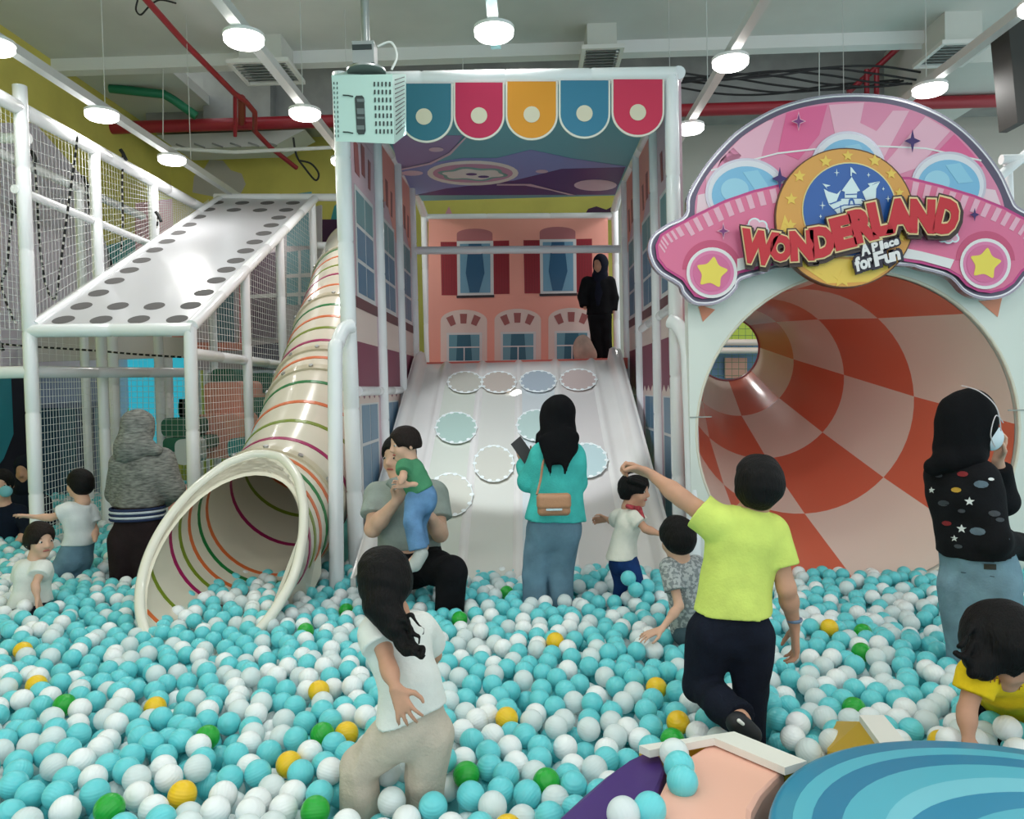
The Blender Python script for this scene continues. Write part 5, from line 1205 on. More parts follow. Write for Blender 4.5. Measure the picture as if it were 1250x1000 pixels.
# --- woman in black patterned top at the right
Y = 2.9
rw = figure('woman in black patterned top, jeans and black headscarf, mask pulled aside, hand at her face', Y, .98,
    dict(head=(1184, 512), neck=(1178, 552), shl=(1152, 580, .06), shr=(1196, 585, -.06), ch=(1176, 602), wa=(1184, 652), pe=(1196, 700, .02), elr=(1212, 658, -.10), wrr=(1262, 672, .12), ell=(1224, 612, .16), wrl=(1218, 562, .10),
         hpl=(1178, 715, .04), hpr=(1212, 715, -.02), knl=(1182, 800, .06), knr=(1225, 800, -.05), anl=(1176, 965, .08), anr=(1222, 965)), (.9, .45, 0), (1, .12, -.16), h=.0062, hs=.94, fat=.90, skin=SKIN_L,
    shirt=dict(m=cloth('black_jersey', (22, 22, 25), var=.15), sleeve=dict(l=1.85, r=1.97), hem=(1188, 676), hem_n=(.12, 0, -1), g=.020, aw=1.12, name='top', wr=.004, flare=1.05), pants=dict(m=cloth('jeans_light', (112, 140, 154), var=.12, vscale=9), w=1.2, flare=1.1, waist=.2, wr=.003, h=.007),
    hands=dict(l=dict(d=(.12, -.1, 1), n=(-1, 0, .0), t=(0, -1, .2), curl=.7, s=.85, spread=.3), r=dict(d=(1, .3, -.1), n=(0, 0, -1), t=(0, 1, 0), s=.9)),
    hijab=dict(m=cloth('black_scarf', (15, 15, 18)), g=.014, extra=lambda q: [(cone(P(1172, 520, Y), P(1168, 545, Y), .085, .080), .03), (cone(P(1160, 562, Y), P(1140, 570, Y), .045, .032), .02), (cone(P(1160, 562, Y - .03), P(1190, 560, Y - .05), .05, .035), .02)]), face=True)
g = rw['grid']['shirt']; PR = {'w': mat('print_white', (214, 216, 214), rough=.8), 'g': mat('print_slate', (92, 108, 120), rough=.8), 'r': mat('print_red', (128, 28, 34), rough=.8), 'y': mat('print_mustard', (190, 148, 52), rough=.8), 'd': mat('print_dim', (64, 66, 72), rough=.8)}
ZR = zz(1100, 460, 3.333)
vdir = nrm(P(1180, 620, 3) - CP)
for x, y, c, sh, sc in ((240, 335, 'w', STAR, .016), (184, 371, 'w', STAR, .012), (120, 460, 'w', STAR, .012), (278, 508, 'w', STAR, .016), (246, 618, 'w', STAR, .016), (216, 658, 'w', STAR, .012), (250, 397, 'r', BLOB, .013), (184, 597, 'r', BLOB, .012), (224, 461, 'y', BLOB, .012),
                        (324, 440, 'g', BLOB, .017), (310, 627, 'g', BLOB, .018), (143, 585, 'g', BLOB, .014), (172, 515, 'd', BLOB, .014), (412, 655, 'g', BLOB, .013), (376, 556, 'd', BLOB, .014), (246, 546, 'd', BLOB, .009), (398, 580, 'd', BLOB, .010), (150, 400, 'd', BLOB, .010), (364, 420, 'w', BLOB, .007), (107, 350, 'r', BLOB, .007), (232, 690, 'd', BLOB, .010), (215, 310, 'r', BLOB, .008)):
    decal(rw['root'], g, P(*ZR(x, y), Y - .05), vdir, [(a*(1.3 if sh is BLOB else 1), b*(.75 if sh is BLOB else 1)) for a, b in sh], PR[c], scale=sc*1.05)
g = rw['grid']['trousers']
decal(rw['root'], g, P(1208, 691, Y - .05), vdir, [(-.019, -.010), (.019, -.008), (.019, .012), (-.019, .010)], mat('patch_dark', (44, 44, 40)), 'waist_patch')
decal(rw['root'], g, P(1193, 701, Y - .05), vdir, [(-.052, .004), (.052, .0), (.052, -.003), (-.052, .001)], mat('seam_dark', (50, 66, 80)), 'pocket_seam')
hd = rw['j']['head']; f, u, r = rw['f'], rw['u'], rw['r']
mk = make('face_mask', [(blob(hd + f*.066 - u*.058 + r*.036, (.036, .042, .048), (r, f, u)), .01)], mat('mask_blue', (208, 220, 228), rough=.7), rw['root'], .004, .01, cuts=[blob(hd + f*.03 - u*.05, (.060, .066, .09), (r, f, u))])
MB().tube(smooth_path([hd + f*.07 - u*.03 + r*.075, hd + f*.02 + u*.05 + r*.10, hd - f*.03 + u*.10 + r*.07, hd - f*.05 + u*.118 + r*.0]), .0022, 5).build('mask_strap', mat('strap_pale', (206, 196, 200)), rw['root'])
MB().tube(smooth_path([hd + f*.06 - u*.09 + r*.07, hd + f*.01 - u*.05 + r*.105, hd + f*.02 + u*.02 + r*.104, hd + f*.07 - u*.0 + r*.08]), .002, 5).build('mask_strap', mat('strap_pale', (206, 196, 200)), rw['root'])

# --- boy in the lime shirt
Y = 2.4
bo = figure('boy in lime yellow shirt and navy trousers seen from behind, arm stretched out', Y, .86,
    dict(head=(927, 591), neck=(917, 624), shl=(873, 637), shr=(941, 650, .02), ch=(908, 662), wa=(898, 712), pe=(894, 760), ell=(832, 608, .04), wrl=(796, 580, .12), elr=(960, 718, -.02), wrr=(970, 766, .06),
         hpl=(870, 775), hpr=(915, 775), knl=(854, 836, .03), knr=(917, 845, .02), anl=(906, 880, -.16), anr=(911, 975, .0)), (.12, 1, 0), (.35, 1, .02), h=.0055, hs=.76, fat=.80, lf=.86,
    shirt=dict(m=cloth('lime_jersey', (208, 222, 112), var=.04, bump=.2), sleeve=dict(l=.45, r=.62), hem=(896, 746), hem_n=(0, 0, -1), g=.020, aw=1.12, wr=.0045, fr=20, flare=1.0), pants=dict(m=cloth('navy_cloth', (22, 26, 38), var=.15), w=1.12, flare=1.25, t=.97, waist=.2, wr=.004),
    hair=dict(low=-.085, thick=.022, wr=.003, clip=False), hands=dict(l=dict(d=(-.7, .35, .28), n=(.1, -.5, -.8), t=(.2, -.6, .6), curl=1.1, s=.82, spread=.1), r=dict(d=(.06, .1, -1), n=(-1, .1, 0), t=(0, 1, -.2), curl=.55, s=.82)), toes=(.5, -.1, -1.0))
MB().tube([P(963 + 16*(.5 + .5*math.cos(t)) - 1, 757 + 2.5*math.sin(t), Y + .05 - .03*math.sin(t)) for t in np.linspace(0, 2*math.pi, 17)], .006, 6, cap=False).build('wrist_band', mat('band_grey_blue', (98, 120, 146)), bo['root'], True)
make('shoe', [(cone(P(900, 882, Y - .17), P(918, 897, Y - .17), .034, .028), .01)], mat('shoe_black', (20, 22, 28), rough=.6), bo['root'], .005, .01, wr=.001)
make('shoe_tag', [(cone(P(902, 880, Y - .207), P(907, 884, Y - .205), .006, .005), .01)], WHITE, bo['root'], .002, .005)

# --- girl with long curly hair
Y = 2.05
Zg = zz(400, 650, 2.857)
def curls(q):
    L_ = [(cone(P(466, 738, Y - .05), P(484, 765, Y - .07), .048, .036), .02), (cone(P(484, 765, Y - .07), P(498, 786, Y - .08), .034, .018), .012)]
    for pts, r_ in (([(488, 768), (500, 782), (508, 790), (517, 790), (515, 800)], .010), ([(482, 770), (492, 785), (500, 795), (508, 797), (514, 803), (518, 800)], .009), ([(492, 758), (501, 750), (506, 757), (512, 764), (518, 768), (516, 775)], .006), ([(488, 762), (499, 766), (505, 774), (512, 778), (511, 786)], .009), ([(478, 768), (486, 783), (494, 792), (503, 792), (506, 798)], .009), ([(484, 758), (495, 758), (503, 768), (501, 778)], .010), ([(480, 776), (486, 790), (493, 799), (499, 798)], .007)):
        pp = smooth_path([P(x, y, Y - .09 - .01*i) for i, (x, y) in enumerate(pts)], 5)
        for i in range(len(pp) - 1): L_.append((cone(pp[i], pp[i+1], r_*(1 - .6*i/len(pp)), r_*(1 - .6*(i+1)/len(pp))), .003))
    return L_
gi = figure('girl with long curly black hair in white tee and tan trousers, arm held back', Y, .74,
    dict(head=(469, 708, .02), neck=(480, 748, .03), shl=(462, 772, -.01), shr=(508, 768, .07), ch=(488, 790, .02), wa=(500, 835, .0), pe=(504, 885, 0), ell=(474, 814, -.08), wrl=(483, 840, -.13), elr=(530, 800, .20), wrr=(520, 812, .28),
         hpl=(482, 900, 0), hpr=(526, 898, .02), knl=(440, 935, .02), knr=(518, 950, .03), anl=(440, 1030, .05), anr=(520, 1035, .08)), (-.35, 1, 0), (-.25, 1, -.05), h=.0045, hs=.80, fat=.72, lf=.74,
    shirt=dict(m=cloth('white_tee', (226, 228, 222), var=.03, bump=.2), sleeve=dict(l=.45, r=.5), hem=(504, 869), hem_n=(.25, 0, -1), g=.018, aw=1.3, wr=.005, fr=22, flare=1.1), pants=dict(m=cloth('tan_cloth', (200, 188, 172), var=.05, bump=.35), w=1.4, flare=1.4, t=1.0, waist=.1, wr=.0028, fr=38),
    hair=dict(low=-.085, thick=.016, extra=curls, clip=False, wr=.003), hands=dict(l=dict(d=(.38, -.2, -.85), n=(.0, 1, .0), t=(.9, .0, .4), curl=.3, s=.64, spread=.8, thumb=1.3)))
g = gi['grid']['shirt']
for pts in ([(455, 845), (459, 846), (463, 856), (460, 857)], [(460, 850), (466, 846), (467, 848), (462, 853)], [(457, 858), (468, 855), (468, 857), (458, 861)]):
    c = sum((P(x, y, Y - .05) for x, y in pts), Vector()) / 4; d_ = nrm(c - CP); rr_ = nrm(d_.cross(Vector((0, 0, 1)))); uu_ = rr_.cross(d_)
    decal(gi['root'], g, c, d_, [((P(x, y, Y - .05) - c).dot(rr_), (P(x, y, Y - .05) - c).dot(uu_)) for x, y in pts], mat('print_grey_ink', (90, 92, 92)), 'scribble_print')

# --- seated man in grey polo
Y = 4.0
POLO = cloth('grey_polo', (150, 158, 152), var=.05)
mn = figure('man in grey polo shirt and black trousers sitting with a toddler in his arms', Y, 1.08,
    dict(head=(486, 556, .10), neck=(492, 588, .06), shl=(462, 606, 0), shr=(530, 604, .02), ch=(496, 618), wa=(496, 648), pe=(500, 680, .05), ell=(455, 646, -.12), wrl=(484, 612, -.22), elr=(537, 652, -.08), wrr=(527, 632, -.2),
         hpl=(488, 690, .04), hpr=(512, 688, .04), knl=(462, 702, -.25), knr=(552, 698, -.22), anl=(466, 790, -.1), anr=(545, 775, -.18)), (0, -1, 0), (-.5, -1, -.05), skin=SKIN_L, h=.0075, hs=.96, fat=1.0,
    shirt=dict(m=POLO, sleeve=.62, hem=(496, 668), hem_n=(0, 0, -1), name='polo_shirt', g=.016, aw=1.15), pants=dict(m=BLK, w=1.1, flare=1.2, waist=.5),
    hair=dict(low=-.05, thick=.014), face=True, hands=dict(l=dict(d=(.5, -.15, .75), n=(.5, -1, 0), t=(.2, -.2, 1), curl=.9, s=.95), r=dict(d=(-.35, -.15, 1), n=(-1, -.2, -.2), t=(-.4, 0, .9), curl=.45, s=.95, spread=.35)), toes=(0, -1, 0))
make('collar', [(cone(P(478, 590, Y - .06), P(484, 602, Y - .12), .022, .012, flat=(0, 1, 0), s=.5), .01), (cone(P(478, 590, Y - .06), P(470, 596, Y - .02), .022, .014, flat=(0, 1, 0), s=.5), .01)], cloth('polo_collar', (132, 142, 138)), mn['root'], .006, .01)
# --- toddler in green held by the man
Y = 3.72
td = figure('toddler in green tee and blue jeans held in the seated man\'s arms', Y, .56,
    dict(head=(494, 541), neck=(500, 563), shl=(494, 570, -.05), shr=(507, 572, .05), ch=(503, 580), wa=(511, 594), pe=(516, 608), elr=(517, 589, -.04), wrr=(498, 592, -.08), ell=(492, 582, -.1), wrl=(489, 590, -.12),
         hpl=(508, 612, -.03), hpr=(517, 612, .03), knl=(504, 638, -.08), knr=(510, 640, .05), anl=(511, 672, -.10), anr=(514, 668, .04)), (-.7, -.6, 0), (-.92, -.5, -.12), skin=SKIN_L, h=.0055, hs=.74, fat=.9, lf=.82, hup=(-.1, 0, 1),
    shirt=dict(m=cloth('green_tee', (78, 140, 104)), sleeve=dict(l=.6, r=.6), hem=(513, 599), hem_n=(.5, 0, -1), g=.014, aw=1.2), pants=dict(m=cloth('toddler_jeans', (100, 138, 178), var=.1), w=1.2, flare=1.4, t=.97, waist=.2, g=.010, h=.006),
    hair=dict(low=-.045, thick=.012), hair_mat=HAIR_B, face=True, hands=dict(r=dict(d=(-1, -.2, .1), n=(0, -1, 0), t=(0, 0, 1), s=.55, curl=.6)), toes=(-.5, -.3, -.4))
make('sock', [(cone(P(514, 676, Y - .10), P(507, 690, Y - .13), .034, .030), .01), (cone(P(507, 688, Y - .13), P(501, 694, Y - .15), .028, .022), .01)], cloth('sock_grey', (176, 182, 178)), td['root'], .005, .01)

# --- girl with a fringe, playing
Y = 3.95
pg = figure('small girl with fringe in cream tee and navy leggings standing in the balls', Y, .64,
    dict(head=(775, 597), neck=(768, 620), shl=(756, 632, .06), shr=(776, 632, -.06), ch=(767, 642), wa=(762, 660), pe=(760, 682), ell=(748, 636, .14), wrl=(741, 634, .22), elr=(788, 646, -.10), wrr=(806, 652, -.12),
         hpl=(755, 690, .04), hpr=(767, 690, -.03), knl=(758, 712, .05), knr=(778, 716, -.08), anl=(750, 765, .12), anr=(790, 770, -.05)), (.9, -.35, 0), (.9, -.45, -.1), h=.0055, hs=.74, fat=.85, lf=.8,
    shirt=dict(m=cloth('cream_tee', (222, 218, 206), var=.04), sleeve=dict(l=.5, r=.55), hem=(762, 680), hem_n=(.0, 0, -1), g=.018, aw=1.2, flare=1.1), pants=dict(m=cloth('navy_leggings', (28, 56, 106), var=.1), w=1.0, t=.95, g=.010, waist=.1),
    hair=dict(low=-.075, thick=.016, front=.018, extra=lambda q: [(cone(P(765, 600, Y), P(764, 612, Y), .035, .022), .02), (cone(P(770, 586, Y - .06), P(786, 592, Y - .07), .018, .014), .01)], clip=True), face=True,
    hands=dict(l=dict(d=(-1, .3, -.1), n=(0, -1, -.3), t=(0, 0, 1), s=.6, curl=.8), r=dict(d=(1, -.1, -.2), n=(0, 0, -1), t=(0, -1, 0), s=.6)), toes=(1, 0, 0))
make('neckerchief', [(cone(P(766, 618, Y - .06), P(781, 622, Y - .07), .012, .012), .01), (cone(P(780, 621, Y - .08), P(785, 632, Y - .10), .014, .010), .01)], cloth('red_scarf', (150, 60, 66), var=.3, vscale=60), pg['root'], .004, .01)
make('hair_band', [(cone(P(766 + i*4, 579 + (i-2.5)**2*.35, Y - .03), P(770 + i*4, 579 + (i-1.5)**2*.35, Y - .03), .006, .006), .005) for i in range(5)], mat('band_silver', (200, 190, 190)), pg['root'], .003, .004)
bl_ = one = MB(); 

# --- crouching boy in grey tee
Y = 3.25
cb = figure('crouching boy in grey patterned tee reaching into the balls beside the lime shirt boy', Y, .62,
    dict(head=(826, 656), neck=(830, 682), shl=(818, 694, -.02), shr=(848, 692, .06), ch=(834, 706), wa=(840, 735), pe=(846, 765, .03), ell=(829, 740, -.10), wrl=(808, 768, -.16), elr=(860, 735, .15), wrr=(866, 770, .15),
         hpl=(840, 775), hpr=(858, 775), knl=(830, 760, .20), knr=(850, 765, .25), anl=(838, 830, .1), anr=(856, 830, .12)), (-.2, 1, 0), (-.45, 1, -.12), skin=SKIN_L, h=.0055, hs=.78, fat=.85, lf=.8,
    shirt=dict(m=cloth('grey_pattern_tee', (128, 134, 136), c2=(176, 180, 180), var=.5, vscale=70, sharp=True), sleeve=dict(l=.62, r=.6), hem=(846, 776), hem_n=(0, 0, -1), g=.018, aw=1.25), pants=dict(m=cloth('slate_shorts', (70, 90, 100)), w=1.1, g=.012, t=.5, waist=.2),
    hair=dict(thick=.016, clip=False), hands=dict(l=dict(d=(-1, -.25, -.28), n=(0, .1, -1), t=(0, -1, 0), s=.66, curl=.25, spread=.5)))

# --- crawling girl in the yellow tee at the right edge
Y = 2.2
def drp(q):
    L_ = []
    for x0, y0, x1, y1, x2, y2, r_ in ((1192, 770, 1180, 800, 1166, 797, .010), (1196, 790, 1186, 812, 1178, 800, .012), (1200, 790, 1190, 818, 1188, 822, .022), (1205, 790, 1200, 820, 1204, 826, .022), (1212, 800, 1212, 825, 1214, 822, .016), (1225, 800, 1222, 815, 1215, 826, .014), (1188, 762, 1176, 785, 1170, 790, .008)):
        pp = smooth_path([P(x0, y0, Y - .03), P(x1, y1, Y - .06), P(x2, y2, Y - .06)], 4)
        for i in range(len(pp) - 1): L_.append((cone(pp[i], pp[i+1], r_*(1 - .5*i/len(pp)), r_*(1 - .5*(i+1)/len(pp))), .006))
    return L_ + [(blob(P(1222, 778, Y + .01), (.105, .11, .108)), .03), (cone(P(1206, 780, Y), P(1200, 806, Y - .03), .06, .05), .02)]
cg = figure('girl in yellow tee with loose dark hair crawling toward the round blue platform', Y, .68,
    dict(head=(1232, 795, -.02), neck=(1240, 822, .08), shl=(1192, 826, .0), shr=(1275, 826, .06), ch=(1235, 835, .12), wa=(1242, 850, .28), pe=(1246, 862, .42), ell=(1180, 868, -.02), wrl=(1182, 904, -.06), elr=(1285, 870, 0), wrr=(1285, 910, -.05),
         hpl=(1225, 866, .42), hpr=(1265, 866, .42), knl=(1228, 905, .30), knr=(1268, 905, .3), anl=(1226, 900, .55), anr=(1262, 900, .55)), (0, -.4, -1), (.45, -.8, -.55), skin=SKIN, h=.0052, hs=.86, fat=.95,
    shirt=dict(m=cloth('yellow_tee', (236, 200, 36), var=.05), sleeve=dict(l=.50, r=.5), hem=(1246, 860, .36), g=.018, aw=1.2), pants=dict(m=BLK, w=1.3, g=.015, t=.9, waist=.1),
    hair=dict(low=-.12, thick=.02, extra=drp, clip=False), hands=dict(l=dict(d=(0, -.55, -.5), n=(0, .6, -.8), t=(1, -.1, 0), s=.66, curl=.15, spread=.3)), toes=(0, 1, 0))
g = cg['grid']['shirt']
MRN = mat('print_brown_ink', (150, 84, 30))
for i, (x, y, w_) in enumerate(((1206, 829, 3), (1211, 831, 3), (1216, 830, 3), (1222, 833, 4), (1228, 836, 4), (1234, 838, 3), (1240, 838, 4), (1246, 840, 3))):
    decal(cg['root'], g, P(x, y, Y), nrm(P(x, y, 2) - CP), [(-.006, -.008), (-.003, -.008), (-.001, .003), (.005, .004), (.006, .007), (-.004, .008)], MRN, 'lettering_print', scale=.8)

# --- woman in grey headscarf (left)
Y = 4.6
GH = mat('heather_jersey', (88, 88, 86), rough=.95, var=.3, vscale=55, bump=.3, bscale=90, c2=(146, 146, 140), stretch=(.5, .5, 2.2), spec=.1)
gw_ = figure('woman in heather grey headscarf and top with dark trousers seen from behind', Y, 1.0,
    dict(head=(169, 522), neck=(170, 550), shl=(150, 566), shr=(198, 563, .03), ch=(172, 578), wa=(170, 610), pe=(168, 648), ell=(143, 602, .10), wrl=(152, 612, .28), elr=(212, 597, .04), wrr=(198, 612, .22),
         hpl=(152, 660), hpr=(180, 660), knl=(150, 710), knr=(178, 712), anl=(150, 790), anr=(178, 792)), (0.1, 1, 0), (.4, 1, -.1), h=.009, hs=.96, fat=.92,
    shirt=dict(m=GH, sleeve=1.9, hem=(170, 618), hem_n=(0, 0, -1), g=.024, aw=1.2, wr=.005, flare=1.0, name='top', extra=[(cone(P(152, 580, Y), P(144, 610, Y + .02), .06, .05), .03), (cone(P(192, 580, Y), P(208, 600, Y + .03), .07, .05), .03)]), pants=dict(m=cloth('dark_brown_cloth', (42, 32, 34), var=.1), w=1.2, flare=1.4, waist=.1, wr=.003),
    hijab=dict(m=GH, g=.014, extra=lambda q: [(cone(P(167, 528, Y - .02), P(160, 546, Y - .04), .085, .095), .03), (cone(P(160, 545, Y - .06), P(146, 557, Y - .05), .07, .035), .03), (cone(P(172, 540, Y - .05), P(190, 550, Y - .04), .06, .035), .03)]))
for k, (yy, c) in enumerate(((620, (44, 54, 84)), (623, (196, 202, 210)), (626, (44, 54, 84)), (629, (186, 192, 204)), (632, (44, 54, 84)))):
    c_ = P(168, yy, Y); mb = MB(); mb.tube([c_ + Vector((.155*math.cos(t), .122*math.sin(t), .0)) for t in np.linspace(0, 2*math.pi, 41)], .0085, 6, cap=False).build('striped_hem', cloth('hem_%d' % (k % 2), c), gw_['root'], True)

# --- boy in white reaching left
Y = 4.7
wb = figure('boy in white tee and jeans by the netting, arm stretched to the left post', Y, .70,
    dict(head=(97, 590), neck=(101, 612), shl=(84, 624, -.05), shr=(108, 624, .06), ch=(97, 634), wa=(98, 656), pe=(92, 678), ell=(62, 632, -.08), wrl=(40, 631, -.10), elr=(116, 648, .05), wrr=(116, 660, -.05),
         hpl=(84, 684, -.03), hpr=(98, 684, .04), knl=(70, 700, -.05), knr=(92, 705, .03), anl=(74, 750), anr=(92, 755)), (-.9, .35, 0), (-1, .25, .12), skin=SKIN_L, h=.0062, hs=.78, fat=.88, lf=.8,
    shirt=dict(m=cloth('white_tee2', (218, 222, 222), var=.03), sleeve=dict(l=.55, r=.6), hem=(94, 664), hem_n=(0, 0, -1), g=.020, aw=1.3), pants=dict(m=JEANS, w=1.35, g=.012, waist=.1, t=.95),
    hair=dict(thick=.014, clip=False), face=True, hands=dict(l=dict(d=(-1, 0, .12), n=(0, -.5, -1), t=(0, -1, .3), s=.7, curl=.2, spread=.5)))
# --- toddler in white, front left
Y = 3.95
wt = figure('toddler in white top sitting in the balls at the left, looking to the right', Y, .58,
    dict(head=(49, 658), neck=(44, 684), shl=(30, 694, .03), shr=(52, 694, -.02), ch=(42, 702), wa=(40, 718), pe=(38, 740), elr=(43, 714, -.10), wrr=(46, 732, -.12), ell=(24, 715, .05), wrl=(24, 735, .05),
         hpl=(32, 745), hpr=(46, 745), knl=(48, 760, -.15), knr=(62, 758, -.12), anl=(60, 775, -.1), anr=(76, 770, -.1)), (.7, -.6, 0), (.9, -.55, -.08), skin=SKIN_L, h=.0055, hs=.78, fat=.92, lf=.85,
    shirt=dict(m=cloth('white_tee', (226, 228, 222)), sleeve=dict(l=.6, r=.5), hem=(38, 737), hem_n=(0, 0, -1), g=.020, aw=1.3, flare=1.15), pants=dict(m=cloth('navy_cloth', (22, 26, 38)), w=1.2, waist=.1),
    hair=dict(low=-.07, thick=.014), hair_mat=HAIR_B, face=True, hands=dict(r=dict(d=(.2, .1, -1), n=(1, 0, 0), t=(0, -1, 0), s=.58)))
# --- two dark figures at the left edge
Y = 5.6
figure('masked person in dark clothes sitting at the left edge behind the toddler', Y, .9,
    dict(head=(2, 590), neck=(4, 616), shl=(-18, 628), shr=(24, 626, .05), ch=(4, 636), wa=(4, 660), pe=(4, 682), elr=(34, 648, -.05), wrr=(20, 664, -.2), ell=(-28, 650), wrl=(-20, 668, -.2), hpl=(-6, 690), hpr=(14, 690), knl=(-4, 690, -.35), knr=(26, 688, -.3), anl=(-4, 730, -.3), anr=(26, 730, -.3)), (.4, -1, 0), (.5, -1, -.1), skin=SKIN_L, h=.009, hs=.92,
    shirt=dict(m=cloth('dark_blue_shirt', (22, 30, 44)), sleeve=1.5, hem=(4, 680), hem_n=(0, 0, -1)), pants=dict(m=BLK, w=1.2), hair=dict(low=-.05, thick=.014), face=True, legs=True)
dm = P(7, 600, Y - .1)
make('surgical_mask', [(blob(dm, (.048, .03, .042)), .01)], mat('mask_teal', (120, 184, 196), rough=.7), bpy.data.objects['person.009'] if 'person.009' in bpy.data.objects else None, .006, .01)
Y = 6.2
figure('dark dressed seated person in shade behind the masked one, by the left post', Y, 1.0,
    dict(head=(32, 572), neck=(32, 598), shl=(14, 612), shr=(52, 612, .05), ch=(32, 620), wa=(32, 646), pe=(32, 670), elr=(60, 636, -.05), wrr=(46, 650, -.2), ell=(6, 636), wrl=(18, 650, -.2), hpl=(24, 676), hpr=(42, 676), knl=(24, 672, -.35), knr=(48, 672, -.3), anl=(24, 712, -.3), anr=(48, 712, -.3)), (.1, -1, 0), (.1, -1, -.2), h=.010, hs=1.0,
    shirt=dict(m=cloth('dark_blue_shirt', (22, 30, 44)), sleeve=1.8, hem=(32, 668), hem_n=(0, 0, -1)), pants=dict(m=BLK, w=1.2), hijab=dict(m=cloth('dark_scarf', (20, 26, 36))))
# --- two on the platform
Y = 7.6
figure('small figure in black coat, trousers and navy scarf standing on the platform above the slide', Y, .72,
    dict(head=(733, 322), neck=(733, 338), shl=(717, 345), shr=(744, 345), ch=(731, 352), wa=(731, 370), pe=(732, 384), ell=(712, 362), wrl=(714, 376, -.03), elr=(749, 364), wrr=(748, 381), hpl=(727, 388), hpr=(738, 388), knl=(727, 412), knr=(740, 412), anl=(730, 437), anr=(743, 437)), (-.3, -1, 0), (-.7, -1, -.2), skin=SKIN, h=.010, hs=.86,
    shirt=dict(m=cloth('black_cloth', (20, 20, 23)), sleeve=1.9, hem=(732, 384), hem_n=(0, 0, -1), name='coat', g=.022, aw=1.2), pants=dict(m=BLK, w=1.15, flare=1.2, t=1.0), hijab=dict(m=cloth('navy_scarf', (26, 28, 42)), extra=lambda q: [(cone(P(732, 338, Y), P(730, 372, Y - .1), .07, .02), .03)]), toes=(-.2, -1, 0))
# ------------------------------------------------------------------ the ball pit
BR = .0375
def zsurf(x, y):
    z = .5 + .018*math.sin(x*2.1 + 1) * math.cos(y*1.7) + .010*math.sin(x*5.3 + y*4.1)
    if x < -1.95 and y > 4.6: z += min(.12, (y - 4.6)*.05)
    return z
def inside_zone(x, y):
    if y < 1.5 or abs(x - .03) > .70*y + .35: return False
    if x > LX - .02 + 0 and x < RX + .05 and y > 4.75: return False
    if x >= RX + .05 and y > 4.30 and not ((x - 1.818)**2 < .15 and y < 4.42): return False
    if x > -1.95 and y > 4.75: return False
    if y > 8.4 or x < -4.9: return False
    if y > 5.2 and x > -2.2: return False
    if (x - .985)**2 + (y - 1.495)**2 < (.52 + BR)**2: return False
    return True
def inpoly(x, y, poly):
    c = False; n = len(poly)
    for i in range(n):
        a, b = poly[i], poly[i-1]
        if (a[1] > y) != (b[1] > y) and x < (b[0]-a[0])*(y-a[1])/(b[1]-a[1]) + a[0]: c = not c
    return c
polys = []
for px, z in (([(866, 903), (960, 940), (945, 952), (930, 970), (914, 1030), (905, 1080), (780, 1080), (790, 1020), (800, 975), (812, 950), (835, 925)], .575), ([(797, 911), (813, 935), (808, 955), (798, 985), (776, 1080), (620, 1080), (650, 1030), (684, 995), (740, 945)], .56),
              (top_o + top_i[::-1], .6), ([(1008, 878), (1049, 872), (1080, 872), (1113, 914), (1009, 919)], .56)):
    polys.append([(p.x, p.y) for p in FZ(px, z)])
def free(x, y, z):
    for pl_ in polys:
        if inpoly(x, y, pl_): return False
    for gx, gy, zz_ in ((0, 0, 0),):
        for g in GRIDS:
            if g.sample((x, y, z)) < BR * .55: return False
    return True
# colours that the photograph puts at known places
SPEC = [('yellow', 37, 833), ('green', 65, 858), ('green', 238, 893), ('yellow', 370, 841), ('yellow', 231, 949), ('yellow', 338, 926), ('green', 398, 893), ('green', 378, 976), ('green', 668, 933), ('yellow', 609, 867), ('green', 376, 760), ('green', 411, 733),
        ('yellow', 435, 880), ('green', 566, 930), ('yellow', 1131, 892), ('green', 1060, 790), ('yellow', 1010, 760), ('green', 1040, 762), ('yellow', 672, 781), ('green', 625, 719), ('yellow', 811, 866), ('yellow', 622, 996), ('green', 124, 997), ('yellow', 808, 825), ('yellow', 197, 848),
        ('yellow', 40, 785), ('green', 830, 895), ('green', 1030, 855), ('green', 560, 752)]
SPOT = [PZ(x, y, .50) for _, x, y in SPEC]
pts = []
def layer(n_try, zoff, seed, mind):
    r = np.random.default_rng(seed); cell = {}; out = []
    for _ in range(n_try):
        x = r.uniform(-4.9, 3.4); y = r.uniform(1.5, 8.3)
        if not inside_zone(x, y): continue
        k = (int(x/mind), int(y/mind)); ok = True
        for i in (-1, 0, 1):
            for j in (-1, 0, 1):
                for q in cell.get((k[0]+i, k[1]+j), ()):
                    if (q[0]-x)**2 + (q[1]-y)**2 < mind*mind: ok = False; break
                if not ok: break
            if not ok: break
        if not ok: continue
        cell.setdefault(k, []).append((x, y)); out.append((x, y, zsurf(x, y) - BR + zoff + r.uniform(-.012, .014)))
    return out
A = layer(70000, .0, 1, .066); Bq = layer(60000, -.058, 2, .066)
pos = np.array(A + Bq); tgt = pos[:, 2].copy(); low = np.arange(len(pos)) >= len(A)
for it in range(9):
    kd = kdtree.KDTree(len(pos))
    for i, p in enumerate(pos): kd.insert(p, i)
    kd.balance(); mv = np.zeros_like(pos)
    for i, p in enumerate(pos):
        for co, j, d in kd.find_range(p, 2*BR):
            if j > i and d > 1e-6:
                pen = (2*BR - d) * .5; n = (p - np.array(co)) / d; mv[i] += n*pen; mv[j] -= n*pen
    pos += mv * .75; pos[:, 2] += (tgt - pos[:, 2]) * .06
keep = [p for p in pos if inside_zone(p[0], p[1]) and free(*p)]
